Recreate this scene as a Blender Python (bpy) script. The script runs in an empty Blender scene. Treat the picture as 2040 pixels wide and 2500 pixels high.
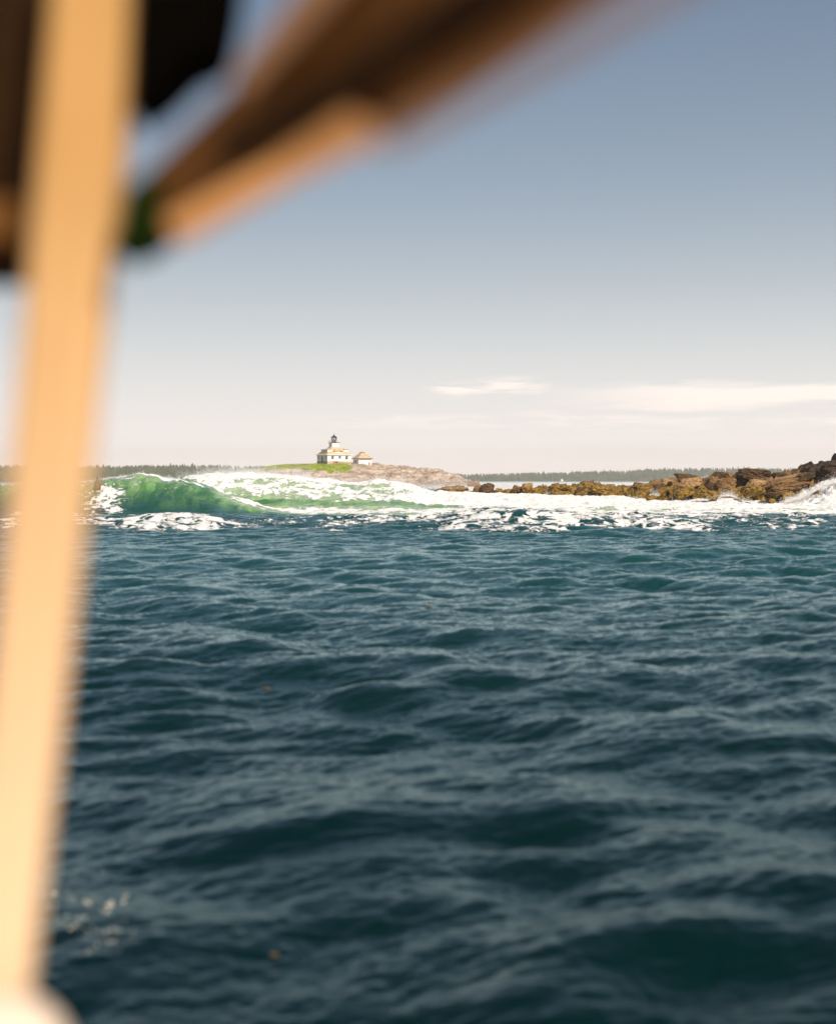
import bpy, math, random
import numpy as np
from mathutils import Vector, Matrix

R = math.radians
scene = bpy.context.scene
C = scene.collection

# ------------------------------------------------------------------ camera
EYE = 2.6                      # height of the lens above the sea
HOR = 1172.0                   # row of the horizon in the 2040 x 2500 photograph
FOC = 3747.0                   # focal length in photograph pixels
cam_d = bpy.data.cameras.new('camera')
cam = bpy.data.objects.new('camera', cam_d)
C.objects.link(cam)
cam_d.sensor_fit = 'VERTICAL'
cam_d.sensor_height = 70.0
cam_d.sensor_width = 57.1
cam_d.lens = FOC / 2500 * 70.0
cam_d.clip_start = 0.1
cam_d.clip_end = 60000
TILT = math.atan((1250 - HOR) / FOC)
cam.location = (0, 0, EYE)
cam.rotation_euler = (R(90) - TILT, 0, 0)
cam_d.dof.use_dof = True
cam_d.dof.focus_distance = 220.0
cam_d.dof.aperture_fstop = 1.9
scene.camera = cam


def P(px, py, D):
    """world point seen at photograph pixel (px, py) at ground distance D"""
    u = (px - 1020) / FOC
    v = (1250 - py) / FOC
    dy = math.cos(TILT) + v * math.sin(TILT)
    dz = -math.sin(TILT) + v * math.cos(TILT)
    return Vector((u / dy * D, D, EYE + dz / dy * D))


def PX(px, D):
    return (px - 1020) / FOC * D


def PZ(py, D):
    return P(1020, py, D).z


# ------------------------------------------------------------------ sky and sun
SUN_EL = R(41)
SUN_AZ = Vector((0.50, -0.866))         # ground direction towards the sun (behind the lens, to the right)
SUN_AZ.normalize()
w = bpy.data.worlds.new('World')
scene.world = w
w.use_nodes = True
nt = w.node_tree
nt.nodes.clear()


class NT:
    def __init__(self, tree):
        self.t = tree

    def n(self, typ, **kw):
        nd = self.t.nodes.new(typ)
        for k, v in kw.items():
            if k == 'inputs':
                for i, val in v.items():
                    nd.inputs[i].default_value = val
            else:
                setattr(nd, k, v)
        return nd

    def l(self, a, b):
        self.t.links.new(a, b)

    def val(self, x, sock):
        if hasattr(x, 'is_linked'):
            self.l(x, sock)
        else:
            sock.default_value = x

    def math(self, op, a, b=0.0, clamp=False):
        nd = self.n('ShaderNodeMath', operation=op)
        nd.use_clamp = clamp
        self.val(a, nd.inputs[0])
        self.val(b, nd.inputs[1])
        return nd.outputs[0]

    def ramp(self, x, a, b, smooth=True):
        nd = self.n('ShaderNodeMapRange')
        nd.interpolation_type = 'SMOOTHSTEP' if smooth else 'LINEAR'
        self.val(x, nd.inputs[0])
        nd.inputs[1].default_value = a
        nd.inputs[2].default_value = b
        nd.inputs[3].default_value = 0
        nd.inputs[4].default_value = 1
        return nd.outputs[0]

    def mix(self, f, a, b, blend='MIX'):
        nd = self.n('ShaderNodeMix', data_type='RGBA', blend_type=blend)
        nd.clamp_factor = True
        self.val(f, nd.inputs[0])
        for x, i in ((a, 6), (b, 7)):
            if hasattr(x, 'is_linked'):
                self.l(x, nd.inputs[i])
            else:
                nd.inputs[i].default_value = tuple(x) + (1,) * (4 - len(x))
        return nd.outputs[2]

    def noise(self, vec, scale, detail=4, rough=0.55, dist=0.0, out=0):
        nd = self.n('ShaderNodeTexNoise')
        nd.inputs['Scale'].default_value = scale
        nd.inputs['Detail'].default_value = detail
        nd.inputs['Roughness'].default_value = rough
        nd.inputs['Distortion'].default_value = dist
        if vec is not None:
            self.l(vec, nd.inputs['Vector'])
        return nd.outputs[out]

    def mapping(self, vec, scale=(1, 1, 1), loc=(0, 0, 0), rot=(0, 0, 0)):
        nd = self.n('ShaderNodeMapping')
        nd.inputs['Scale'].default_value = scale
        nd.inputs['Location'].default_value = loc
        nd.inputs['Rotation'].default_value = rot
        self.l(vec, nd.inputs['Vector'])
        return nd.outputs[0]


g = NT(nt)
sky = g.n('ShaderNodeTexSky', sky_type='NISHITA')
sky.sun_disc = False
sky.sun_elevation = SUN_EL
sky.sun_rotation = math.atan2(SUN_AZ.x, SUN_AZ.y)
sky.altitude = 0
sky.air_density = 1.0
sky.dust_density = 2.2
sky.ozone_density = 1.3
hsv = g.n('ShaderNodeHueSaturation')
hsv.inputs['Saturation'].default_value = 0.62
hsv.inputs['Value'].default_value = 1.0
g.l(sky.outputs[0], hsv.inputs['Color'])
skyc = g.mix(1.0, hsv.outputs[0], (1.0, 0.90, 0.83), 'MULTIPLY')
# a thin high veil over the whole sky, seen through more and more of it towards the horizon
SKY_S = 0.09
# thin cloud low over the horizon, placed by direction (azimuth, elevation)
tc = g.n('ShaderNodeTexCoord')
sep = g.n('ShaderNodeSeparateXYZ')
g.l(tc.outputs['Generated'], sep.inputs[0])
hyp = g.math('SQRT', g.math('ADD', g.math('MULTIPLY', sep.outputs[0], sep.outputs[0]),
                            g.math('MULTIPLY', sep.outputs[1], sep.outputs[1])))
el = g.math('DIVIDE', sep.outputs[2], hyp)
az = g.math('ARCTAN2', sep.outputs[0], sep.outputs[1])
cv = g.n('ShaderNodeCombineXYZ')
g.l(az, cv.inputs[0])
g.l(el, cv.inputs[1])
st = g.mapping(cv.outputs[0], (5, 46, 1))
n_big = g.noise(st, 1.6, 5, 0.6, 0.4)
n_fine = g.noise(g.mapping(cv.outputs[0], (9, 90, 1), rot=(0, 0, -0.05)), 2.2, 6, 0.65, 0.6)
wob = g.math('MULTIPLY', g.math('SUBTRACT', n_big, 0.5), 0.020)
elw = g.math('ADD', el, wob)


def band(lo0, lo1, hi0, hi1, a0, a1, a2=9, a3=10):
    m = g.math('MULTIPLY', g.ramp(elw, lo0, lo1), g.math('SUBTRACT', 1.0, g.ramp(elw, hi0, hi1)))
    m = g.math('MULTIPLY', m, g.ramp(az, a0, a1))
    return g.math('MULTIPLY', m, g.math('SUBTRACT', 1.0, g.ramp(az, a2, a3)))


slope_el = g.math('ADD', elw, g.math('MULTIPLY', az, -0.02))
b1 = g.math('MULTIPLY', band(0.0445, 0.0500, 0.0575, 0.0635, 0.06, 0.19), g.ramp(n_fine, 0.05, 0.5))
b2 = g.math('MULTIPLY', band(0.052, 0.058, 0.0625, 0.069, 0.0, 0.025, 0.06, 0.095), g.ramp(n_fine, 0.38, 0.62))
b3 = g.math('MULTIPLY', band(0.029, 0.036, 0.040, 0.045, -0.13, 0.02, 0.25, 0.6), g.ramp(n_fine, 0.35, 0.8))
b4 = g.math('MULTIPLY', band(0.004, 0.014, 0.024, 0.032, -0.30, 0.05, 0.6, 1.0), g.ramp(n_big, 0.3, 0.75))
cl = g.math('MULTIPLY', b1, 0.85)
cl = g.math('MAXIMUM', cl, g.math('MULTIPLY', b2, 0.95))
cl = g.math('MAXIMUM', cl, g.math('MULTIPLY', b3, 0.8))
cl = g.math('MAXIMUM', cl, g.math('MULTIPLY', b4, 0.6))
elc = g.math('MAXIMUM', el, 0.004)
veil = g.math('SUBTRACT', 1.0, g.math('POWER', 2.71828, g.math('MULTIPLY', -1.0, g.math('POWER', g.math('DIVIDE', 0.145, elc), 1.5))))
skyv = g.mix(veil, g.mix(1.0, skyc, (0.03, 0.26, 0.58), 'MULTIPLY'), (0.49 / SKY_S, 0.54 / SKY_S, 0.555 / SKY_S))
low = g.math('POWER', 2.71828, g.math('MULTIPLY', -1.0, g.math('POWER', g.math('DIVIDE', elc, 0.065), 1.3)))
skyv = g.mix(low, skyv, (0.92 / SKY_S, 0.805 / SKY_S, 0.745 / SKY_S))
sky_final = g.mix(cl, skyv, (0.94 / SKY_S, 0.825 / SKY_S, 0.75 / SKY_S))
bg = g.n('ShaderNodeBackground')
bg.inputs['Strength'].default_value = SKY_S
g.l(sky_final, bg.inputs['Color'])
wo = g.n('ShaderNodeOutputWorld')
g.l(bg.outputs[0], wo.inputs['Surface'])

sun_d = bpy.data.lights.new('sun', 'SUN')
sun_d.energy = 5.0
sun_d.angle = R(0.53)
sun_d.color = (1.0, 0.91, 0.78)
sun = bpy.data.objects.new('sun', sun_d)
C.objects.link(sun)
sdir = Vector((SUN_AZ.x * math.cos(SUN_EL), SUN_AZ.y * math.cos(SUN_EL), math.sin(SUN_EL)))
sun.rotation_euler = (-sdir).to_track_quat('-Z', 'Y').to_euler()
sun.location = (30, -40, 60)

scene.view_settings.view_transform = 'Standard'
scene.view_settings.look = 'None'
scene.view_settings.exposure = 0.36
scene.view_settings.gamma = 1.0
scene.render.engine = 'CYCLES'
scene.cycles.use_denoising = True
scene.cycles.max_bounces = 6
scene.cycles.diffuse_bounces = 2
scene.cycles.glossy_bounces = 2
scene.cycles.transmission_bounces = 3
scene.cycles.volume_bounces = 0
scene.cycles.transparent_max_bounces = 12


# ------------------------------------------------------------------ helpers
def tag(o, label=None, cat=None, group=None, kind=None):
    if label:
        o['label'] = label
    if cat:
        o['category'] = cat
    if group:
        o['group'] = group
    if kind:
        o['kind'] = kind
    return o


def link(name, me, mat=None, parent=None):
    o = bpy.data.objects.new(name, me)
    C.objects.link(o)
    if mat is not None:
        if isinstance(mat, (list, tuple)):
            for m in mat:
                me.materials.append(m)
        else:
            me.materials.append(mat)
    if parent is not None:
        o.parent = parent
    return o


def np_mesh(name, V, F, smooth=True):
    """V (n,3) floats, F (m,k) ints, all faces k-gons"""
    me = bpy.data.meshes.new(name)
    V = np.ascontiguousarray(V, dtype=np.float32)
    F = np.ascontiguousarray(F, dtype=np.int32)
    k = F.shape[1]
    me.vertices.add(len(V))
    me.vertices.foreach_set('co', V.ravel())
    me.loops.add(F.size)
    me.loops.foreach_set('vertex_index', F.ravel())
    me.polygons.add(len(F))
    me.polygons.foreach_set('loop_start', np.arange(0, F.size, k, dtype=np.int32))
    me.polygons.foreach_set('loop_total', np.full(len(F), k, dtype=np.int32))
    if smooth:
        me.polygons.foreach_set('use_smooth', np.ones(len(F), dtype=bool))
    me.update(calc_edges=True)
    me.validate()
    return me


def attr(me, name, arr):
    a = me.attributes.new(name, 'FLOAT', 'POINT')
    a.data.foreach_set('value', np.ascontiguousarray(arr, dtype=np.float32).ravel())


def grid_faces(nr, nc):
    idx = np.arange(nr * nc).reshape(nr, nc)
    return np.stack([idx[:-1, :-1], idx[:-1, 1:], idx[1:, 1:], idx[1:, :-1]], -1).reshape(-1, 4)


def sstep(x, a, b):
    t = np.clip((x - a) / (b - a), 0, 1)
    return t * t * (3 - 2 * t)


_rng = np.random.RandomState(7)
_perm = _rng.permutation(256)
_perm = np.concatenate([_perm, _perm, _perm])
_gr = _rng.randn(256, 3)
_gr /= np.linalg.norm(_gr, axis=1)[:, None]


def perlin(x, y, z=None):
    if z is None:
        z = np.zeros_like(x) + 0.37
    xi, yi, zi = np.floor(x).astype(int), np.floor(y).astype(int), np.floor(z).astype(int)
    xf, yf, zf = x - xi, y - yi, z - zi
    xi &= 255
    yi &= 255
    zi &= 255
    u, v, ww = [t * t * t * (t * (t * 6 - 15) + 10) for t in (xf, yf, zf)]

    def gd(i, j, k):
        h = _perm[_perm[_perm[xi + i] + yi + j] + zi + k]
        gg = _gr[h]
        return gg[..., 0] * (xf - i) + gg[..., 1] * (yf - j) + gg[..., 2] * (zf - k)
    x00 = gd(0, 0, 0) * (1 - u) + gd(1, 0, 0) * u
    x10 = gd(0, 1, 0) * (1 - u) + gd(1, 1, 0) * u
    x01 = gd(0, 0, 1) * (1 - u) + gd(1, 0, 1) * u
    x11 = gd(0, 1, 1) * (1 - u) + gd(1, 1, 1) * u
    return ((x00 * (1 - v) + x10 * v) * (1 - ww) + (x01 * (1 - v) + x11 * v) * ww) * 1.5


def fbm(x, y, z=None, octv=5, gain=0.5, ridged=False):
    s = 0
    a = 1.0
    f = 1.0
    tot = 0
    for i in range(octv):
        n = perlin(x * f + i * 17.3, y * f - i * 9.1, None if z is None else z * f + i * 3.7)
        if ridged:
            n = 1 - 2 * np.abs(n)
        s = s + a * n
        tot += a
        a *= gain
        f *= 2.03
    return s / tot


def cells(x, y, seed=0):
    """nearest-feature cell noise: (random value of the cell, F1, F2)"""
    xi, yi = np.floor(x).astype(int), np.floor(y).astype(int)
    f1 = np.full(x.shape, 9.0)
    f2 = np.full(x.shape, 9.0)
    val = np.zeros(x.shape)
    for i in (-1, 0, 1):
        for j in (-1, 0, 1):
            h = _perm[(_perm[(xi + i + seed) & 255] + yi + j) & 255]
            px = xi + i + (h * 37 % 256) / 256.0
            py = yi + j + (h * 91 % 256) / 256.0
            d = np.hypot(x - px, y - py)
            new = d < f1
            f2 = np.where(new, f1, np.minimum(f2, d))
            val = np.where(new, (h * 53 % 256) / 256.0, val)
            f1 = np.where(new, d, f1)
    return val, f1, f2


class MB:
    """collects solid shapes into ONE mesh"""

    def __init__(self):
        self.v = []
        self.f = []

    def add(self, vs, fs):
        o = len(self.v)
        self.v += [tuple(p) for p in vs]
        self.f += [tuple(i + o for i in q) for q in fs]
        return self

    def hexa(self, p):
        """eight corners: bottom ring 0-3 counter-clockwise, top ring 4-7"""
        return self.add(p, [(3, 2, 1, 0), (4, 5, 6, 7), (0, 1, 5, 4), (1, 2, 6, 5), (2, 3, 7, 6), (3, 0, 4, 7)])

    def box(self, x0, x1, y0, y1, z0, z1):
        return self.hexa([(x0, y0, z0), (x1, y0, z0), (x1, y1, z0), (x0, y1, z0),
                          (x0, y0, z1), (x1, y0, z1), (x1, y1, z1), (x0, y1, z1)])

    def lathe(self, cx, cy, prof, n=16, ph=0.0):
        rings = []
        for (r, z) in prof:
            rings.append([(cx + r * math.cos(ph + 2 * math.pi * i / n), cy + r * math.sin(ph + 2 * math.pi * i / n), z) for i in range(n)])
        vs = [p for r in rings for p in r]
        fs = []
        for k in range(len(prof) - 1):
            for i in range(n):
                j = (i + 1) % n
                fs.append((k * n + i, k * n + j, (k + 1) * n + j, (k + 1) * n + i))
        fs.append(tuple(range(n - 1, -1, -1)))
        fs.append(tuple(range((len(prof) - 1) * n, len(prof) * n)))
        return self.add(vs, fs)

    def tube(self, pts, r, n=6):
        pts = [Vector(p) for p in pts]
        for a, b in zip(pts[:-1], pts[1:]):
            d = (b - a).normalized()
            s = d.cross(Vector((0, 0, 1)))
            if s.length < 1e-3:
                s = Vector((1, 0, 0))
            s.normalize()
            t = s.cross(d)
            ra = [a + (s * math.cos(2 * math.pi * i / n) + t * math.sin(2 * math.pi * i / n)) * r for i in range(n)]
            rb = [p + (b - a) for p in ra]
            self.add(ra + rb, [(i, (i + 1) % n, n + (i + 1) % n, n + i) for i in range(n)] +
                     [tuple(range(n - 1, -1, -1)), tuple(range(n, 2 * n))])
        return self

    def build(self, name, mat, parent=None, smooth=False, bevel=0.0, segs=2):
        me = bpy.data.meshes.new(name)
        me.from_pydata(self.v, [], self.f)
        me.update()
        if smooth:
            for p in me.polygons:
                p.use_smooth = True
        o = link(name, me, mat, parent)
        if bevel:
            m = o.modifiers.new('bevel', 'BEVEL')
            m.width = bevel
            m.segments = segs
            m.limit_method = 'ANGLE'
        return o


def empty(name, loc, rz=0.0):
    o = bpy.data.objects.new(name, None)
    C.objects.link(o)
    o.location = loc
    o.rotation_euler = (0, 0, rz)
    o.empty_display_size = 0.3
    return o


# ------------------------------------------------------------------ materials
def new_mat(name):
    m = bpy.data.materials.new(name)
    m.use_nodes = True
    t = NT(m.node_tree)
    b = m.node_tree.nodes['Principled BSDF']
    return m, t, b


def simple(name, col, rough=0.6, vary=0.15, scale=3.0, spec=0.4, bump=0.0, metallic=0.0):
    m, t, b = new_mat(name)
    tc_ = t.n('ShaderNodeTexCoord')
    n = t.noise(tc_.outputs['Object'], scale, 5, 0.6)
    f = t.ramp(n, 0.3, 0.7)
    lo = tuple(c * (1 - vary) for c in col)
    hi = tuple(min(1, c * (1 + vary)) for c in col)
    t.l(t.mix(f, lo, hi), b.inputs['Base Color'])
    b.inputs['Roughness'].default_value = rough
    b.inputs['Specular IOR Level'].default_value = spec
    b.inputs['Metallic'].default_value = metallic
    if bump:
        bp = t.n('ShaderNodeBump')
        bp.inputs['Strength'].default_value = bump
        t.l(n, bp.inputs['Height'])
        t.l(bp.outputs[0], b.inputs['Normal'])
    return m


def wood(name, c1, c2, axis_scale=(14, 14, 0.9), rough=0.6):
    m, t, b = new_mat(name)
    tc_ = t.n('ShaderNodeTexCoord')
    v = t.mapping(tc_.outputs['Object'], axis_scale)
    n = t.noise(v, 3.0, 6, 0.6, 1.2)
    t.l(t.mix(t.ramp(n, 0.3, 0.7), c1, c2), b.inputs['Base Color'])
    b.inputs['Roughness'].default_value = rough
    b.inputs['Specular IOR Level'].default_value = 0.05
    bp = t.n('ShaderNodeBump')
    bp.inputs['Strength'].default_value = 0.1
    t.l(n, bp.inputs['Height'])
    t.l(bp.outputs[0], b.inputs['Normal'])
    return m


# ---- sea
def sea_material():
    m, t, b = new_mat('sea_water')
    tc_ = t.n('ShaderNodeTexCoord')
    pos = tc_.outputs['Object']
    foam = t.n('ShaderNodeAttribute', attribute_name='foam').outputs['Fac']
    aer_glow = t.n('ShaderNodeAttribute', attribute_name='aer_glow').outputs['Fac']
    rip = t.n('ShaderNodeAttribute', attribute_name='ripple').outputs['Fac']
    warp = t.noise(pos, 0.35, 3, 0.6, 0, 1)
    wv = t.n('ShaderNodeVectorMath', operation='MULTIPLY_ADD')
    t.l(warp, wv.inputs[0])
    wv.inputs[1].default_value = (1.6, 1.6, 1.6)
    t.l(pos, wv.inputs[2])
    n1 = t.noise(t.mapping(wv.outputs[0], (1.6, 0.7, 1.6)), 1.0, 7, 0.70, 0.3)
    n2 = t.noise(wv.outputs[0], 0.9, 5, 0.6, 0.8)
    lace = t.math('SUBTRACT', 1.0, t.math('MULTIPLY', t.math('ABSOLUTE', t.math('SUBTRACT', n2, 0.5)), 5.0), True)
    pat = t.math('ADD', t.math('MULTIPLY', n1, 0.72), t.math('MULTIPLY', lace, 0.28))
    # foam 0 -> nothing, 1 -> solid
    thr = t.math('SUBTRACT', 0.98, t.math('MULTIPLY', foam, 1.0))
    dif = t.math('SUBTRACT', pat, thr)
    mask = t.ramp(dif, 0.0, 0.07)
    mask = t.math('MULTIPLY', mask, t.ramp(foam, 0.02, 0.12))
    deep = (0.0010, 0.0090, 0.0088)
    big = t.noise(pos, 0.05, 3, 0.5)
    deepc = t.mix(t.ramp(big, 0.35, 0.65), deep, (0.0010, 0.0105, 0.0085))
    sp3 = t.n('ShaderNodeSeparateXYZ')
    t.l(pos, sp3.inputs[0])
    deepc = t.mix(t.ramp(sp3.outputs[1], 10, 55), deepc, (0.004, 0.042, 0.038))   # greener over the shoal
    strk = t.noise(t.mapping(wv.outputs[0], (1.5, 0.22, 0.22)), 1.0, 5, 0.62)
    greenc = t.mix(t.ramp(strk, 0.36, 0.64), (0.045, 0.135, 0.045), (0.16, 0.29, 0.10))
    milk = t.mix(t.ramp(n1, 0.3, 0.7), (0.30, 0.40, 0.19), (0.46, 0.54, 0.32))
    c = t.mix(t.ramp(aer_glow, 0.02, 0.5, False), deepc, greenc)
    c = t.mix(t.ramp(aer_glow, 0.5, 1.0, False), c, milk)
    c = t.mix(mask, c, t.mix(t.ramp(n1, 0.35, 0.62), (0.68, 0.67, 0.62), (0.90, 0.84, 0.80)))
    c_out = c
    # capillary ripples, too small for the mesh
    r1 = t.noise(t.mapping(pos, (1.0, 1.6, 1.0), rot=(0, 0, 0.35)), 5.5, 4, 0.6, 0.2)
    r2 = t.noise(pos, 2.2, 7, 0.7)
    h = t.math('ADD', t.math('MULTIPLY', r1, 0.013), t.math('MULTIPLY', t.math('MULTIPLY', r2, mask), 0.24))
    bp = t.n('ShaderNodeBump')
    bp.inputs['Strength'].default_value = 1.0
    bp.inputs['Distance'].default_value = 1.0
    t.l(h, bp.inputs['Height'])
    m.node_tree.nodes.remove(b)
    body = t.n('ShaderNodeBsdfDiffuse')
    t.l(c_out, body.inputs['Color'])
    shine = t.n('ShaderNodeBsdfGlossy')
    shine.inputs['Color'].default_value = (0.72, 0.89, 0.90, 1)
    shine.inputs['Roughness'].default_value = 0.10
    fre = t.n('ShaderNodeFresnel')
    fre.inputs['IOR'].default_value = 1.31
    for nd in (body, shine, fre):
        t.l(bp.outputs[0], nd.inputs['Normal'])
    ff = t.math('MULTIPLY', fre.outputs[0], t.math('SUBTRACT', 1.0, t.math('MULTIPLY', mask, 0.95)))
    ms = t.n('ShaderNodeMixShader')
    t.l(ff, ms.inputs[0])
    t.l(body.outputs[0], ms.inputs[1])
    t.l(shine.outputs[0], ms.inputs[2])
    t.l(ms.outputs[0], m.node_tree.nodes['Material Output'].inputs['Surface'])
    return m


# ---- rock
def rock_material(name, cols, scale=1.0, weed=None, top=None, weed_top=2.0, rough=0.75, grass=None, streak=(1, 1, 1), rot=(0, 0, 0)):
    m, t, b = new_mat(name)
    geo = t.n('ShaderNodeNewGeometry')
    pos = geo.outputs['Position']
    sepz = t.n('ShaderNodeSeparateXYZ')
    t.l(pos, sepz.inputs[0])
    sv = t.mapping(pos, streak, rot=rot)
    n1 = t.noise(sv, 0.5 * scale, 6, 0.65, 0.4)
    n2 = t.noise(sv, 2.2 * scale, 6, 0.7)
    c = t.mix(t.ramp(n1, 0.32, 0.68), cols[0], cols[1])
    c = t.mix(t.math('MULTIPLY', t.ramp(n2, 0.5, 0.66), 0.75), c, cols[2])
    if top:
        f = t.ramp(t.math('ADD', sepz.outputs[2], t.math('MULTIPLY', t.math('SUBTRACT', n1, 0.5), 3.0)), top[0], top[1])
        c = t.mix(f, c, top[2])
    if weed:
        zz = t.math('ADD', sepz.outputs[2], t.math('MULTIPLY', t.math('SUBTRACT', n1, 0.5), -5.0))
        f = t.math('SUBTRACT', 1.0, t.ramp(zz, weed_top - 0.5, weed_top + 0.3))
        wc = t.mix(t.ramp(n2, 0.35, 0.62), weed[0], weed[1])
        c = t.mix(f, c, wc)
    if grass:
        a = t.n('ShaderNodeAttribute', attribute_name='turf').outputs['Fac']
        gm = t.ramp(t.math('ADD', a, t.math('MULTIPLY', t.math('SUBTRACT', n2, 0.5), 0.5)), 0.45, 0.55)
        gc = t.mix(t.ramp(n1, 0.35, 0.65), grass[0], grass[1])
        c = t.mix(gm, c, gc)
    t.l(c, b.inputs['Base Color'])
    b.inputs['Roughness'].default_value = rough
    b.inputs['Specular IOR Level'].default_value = 0.3
    bp = t.n('ShaderNodeBump')
    bp.inputs['Strength'].default_value = 0.8
    bp.inputs['Distance'].default_value = 0.35 / scale
    t.l(t.math('ADD', n2, t.math('MULTIPLY', n1, 0.6)), bp.inputs['Height'])
    t.l(bp.outputs[0], b.inputs['Normal'])
    return m


WEED = ((0.035, 0.022, 0.006), (0.33, 0.185, 0.026))
M = {
    'sea': sea_material(),
    'ledge': rock_material('ledge_rock', ((0.20, 0.105, 0.04), (0.34, 0.19, 0.075), (0.05, 0.026, 0.011)), 1.0,
                           WEED, (3.0, 4.2, (0.022, 0.013, 0.009)), 2.2, streak=(1, 1, 1.8), rot=(0, -0.35, 0)),
    'rock_pale': rock_material('pale_rock', ((0.28, 0.15, 0.06), (0.42, 0.25, 0.11), (0.07, 0.035, 0.014)), 1.6),
    'rock_dark': rock_material('dark_rock', ((0.032, 0.018, 0.010), (0.075, 0.042, 0.023), (0.012, 0.008, 0.006)), 1.1, streak=(1, 1, 0.6), rot=(0, 0.6, 0)),
    'rock_umber': rock_material('umber_rock', ((0.060, 0.031, 0.012), (0.125, 0.068, 0.026), (0.02, 0.011, 0.005)), 1.4, streak=(1, 1, 0.6), rot=(0, 0.6, 0)),
    'rock_brown': rock_material('brown_rock', ((0.15, 0.075, 0.025), (0.28, 0.155, 0.055), (0.04, 0.02, 0.008)), 1.5, WEED, None, 0.9),
    'rock_weed': rock_material('weedy_rock', ((0.13, 0.075, 0.026), (0.22, 0.13, 0.04), (0.05, 0.03, 0.012)), 1.4, WEED, None, 3.5),
    'island': rock_material('island_rock', ((0.27, 0.175, 0.12), (0.62, 0.48, 0.37), (0.07, 0.045, 0.03)), 0.55,  # dark tones paint in crevice shade that the frontal sun leaves out
                            ((0.22, 0.13, 0.08), (0.33, 0.21, 0.14)), None, 2.0,
                            grass=((0.20, 0.24, 0.025), (0.38, 0.38, 0.07)), streak=(0.6, 0.6, 2.6), rot=(0, 0.10, 0)),
    'white_paint': simple('white_paint', (0.78, 0.76, 0.72), 0.6, 0.05, 1.5),
    'shingle': simple('orange_shingle', (0.56, 0.36, 0.19), 0.8, 0.22, 2.5),
    'shed_shingle': simple('weathered_shingle', (0.46, 0.32, 0.19), 0.85, 0.35, 3.0),
    'stone_base': simple('granite_foundation', (0.44, 0.33, 0.24), 0.85, 0.2, 1.5),
    'brick': simple('red_brick', (0.42, 0.13, 0.06), 0.85, 0.2, 3.0),
    'black_iron': simple('black_iron', (0.015, 0.013, 0.012), 0.45, 0.2, 4.0),
    'dark_trim': simple('dark_trim', (0.10, 0.05, 0.03), 0.6, 0.2, 4.0),
    'window_dark': simple('window_glass', (0.012, 0.012, 0.014), 0.08, 0.2, 4.0, 0.5),
    'curtained': simple('curtained_glass', (0.42, 0.33, 0.26), 0.2, 0.2, 4.0, 0.5),
}
mg = bpy.data.materials.new('lantern_glass')
mg.use_nodes = True
tg = NT(mg.node_tree)
mg.node_tree.nodes.clear()
ga, gb = tg.n('ShaderNodeBsdfTransparent'), tg.n('ShaderNodeBsdfGlossy')
gb.inputs['Roughness'].default_value = 0.02
gm_ = tg.n('ShaderNodeMixShader')
gm_.inputs[0].default_value = 0.12
tg.l(ga.outputs[0], gm_.inputs[1])
tg.l(gb.outputs[0], gm_.inputs[2])
tg.l(gm_.outputs[0], tg.n('ShaderNodeOutputMaterial').inputs[0])
M['lantern_glass'] = mg


# ------------------------------------------------------------------ SEA
def spectrum_tile(L, N, lmin, lmax, wind, spread, seed, slope_pow=-3.4):
    rs = np.random.RandomState(seed)
    k1 = np.fft.fftfreq(N, L / N) * 2 * np.pi
    kx, ky = np.meshgrid(k1, k1, indexing='ij')
    k = np.hypot(kx, ky)
    k[0, 0] = 1e-6
    ang = (kx * wind[0] + ky * wind[1]) / k
    lam = 2 * np.pi / k
    bandp = ((lam >= lmin) & (lam <= lmax)).astype(float)
    A = k ** slope_pow * (np.abs(ang) ** spread + 0.06) * bandp
    Hh = np.sqrt(A) * (rs.randn(N, N) + 1j * rs.randn(N, N))
    h = np.fft.ifft2(Hh)
    dx = np.fft.ifft2(Hh * -1j * kx / k)
    dy = np.fft.ifft2(Hh * -1j * ky / k)
    s = h.real.std()
    return h.real / s, dx.real / s, dy.real / s


def sample(tile, L, x, y):
    N = tile.shape[0]
    u = x / L * N
    v = y / L * N
    i = np.floor(u).astype(int)
    j = np.floor(v).astype(int)
    fu, fv = u - i, v - j
    fu = fu * fu * (3 - 2 * fu) * 0.35 + fu * 0.65
    fv = fv * fv * (3 - 2 * fv) * 0.35 + fv * 0.65
    i0, i1, j0, j1 = i % N, (i + 1) % N, j % N, (j + 1) % N
    return ((tile[i0, j0] * (1 - fu) + tile[i1, j0] * fu) * (1 - fv) + (tile[i0, j1] * (1 - fu) + tile[i1, j1] * fu) * fv)


WIND = (0.42, -0.907)
T_A = spectrum_tile(173.0, 256, 7.0, 30.0, WIND, 3, 11, -3.2)
T_B = spectrum_tile(61.0, 512, 0.9, 6.0, (0.30, -0.954), 5, 12, -2.9)
T_C = spectrum_tile(13.7, 512, 0.11, 1.7, (0.42, -0.9), 3, 13, -3.1)
T_D = spectrum_tile(47.0, 512, 1.6, 6.0, (0.885, 0.465), 14, 14, -3.2)


def interp_px(pts, D, X):
    """profile given at photograph columns, for points at (X, D)"""
    px = 1020 + X / D * FOC
    return np.interp(px, [p[0] for p in pts], [p[1] for p in pts])


def at_d(pts, D):
    """[(column, row)] seen at distance D -> [(X, z)]"""
    return np.array([(PX(a, D), PZ(b, D)) for a, b in pts])


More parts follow.
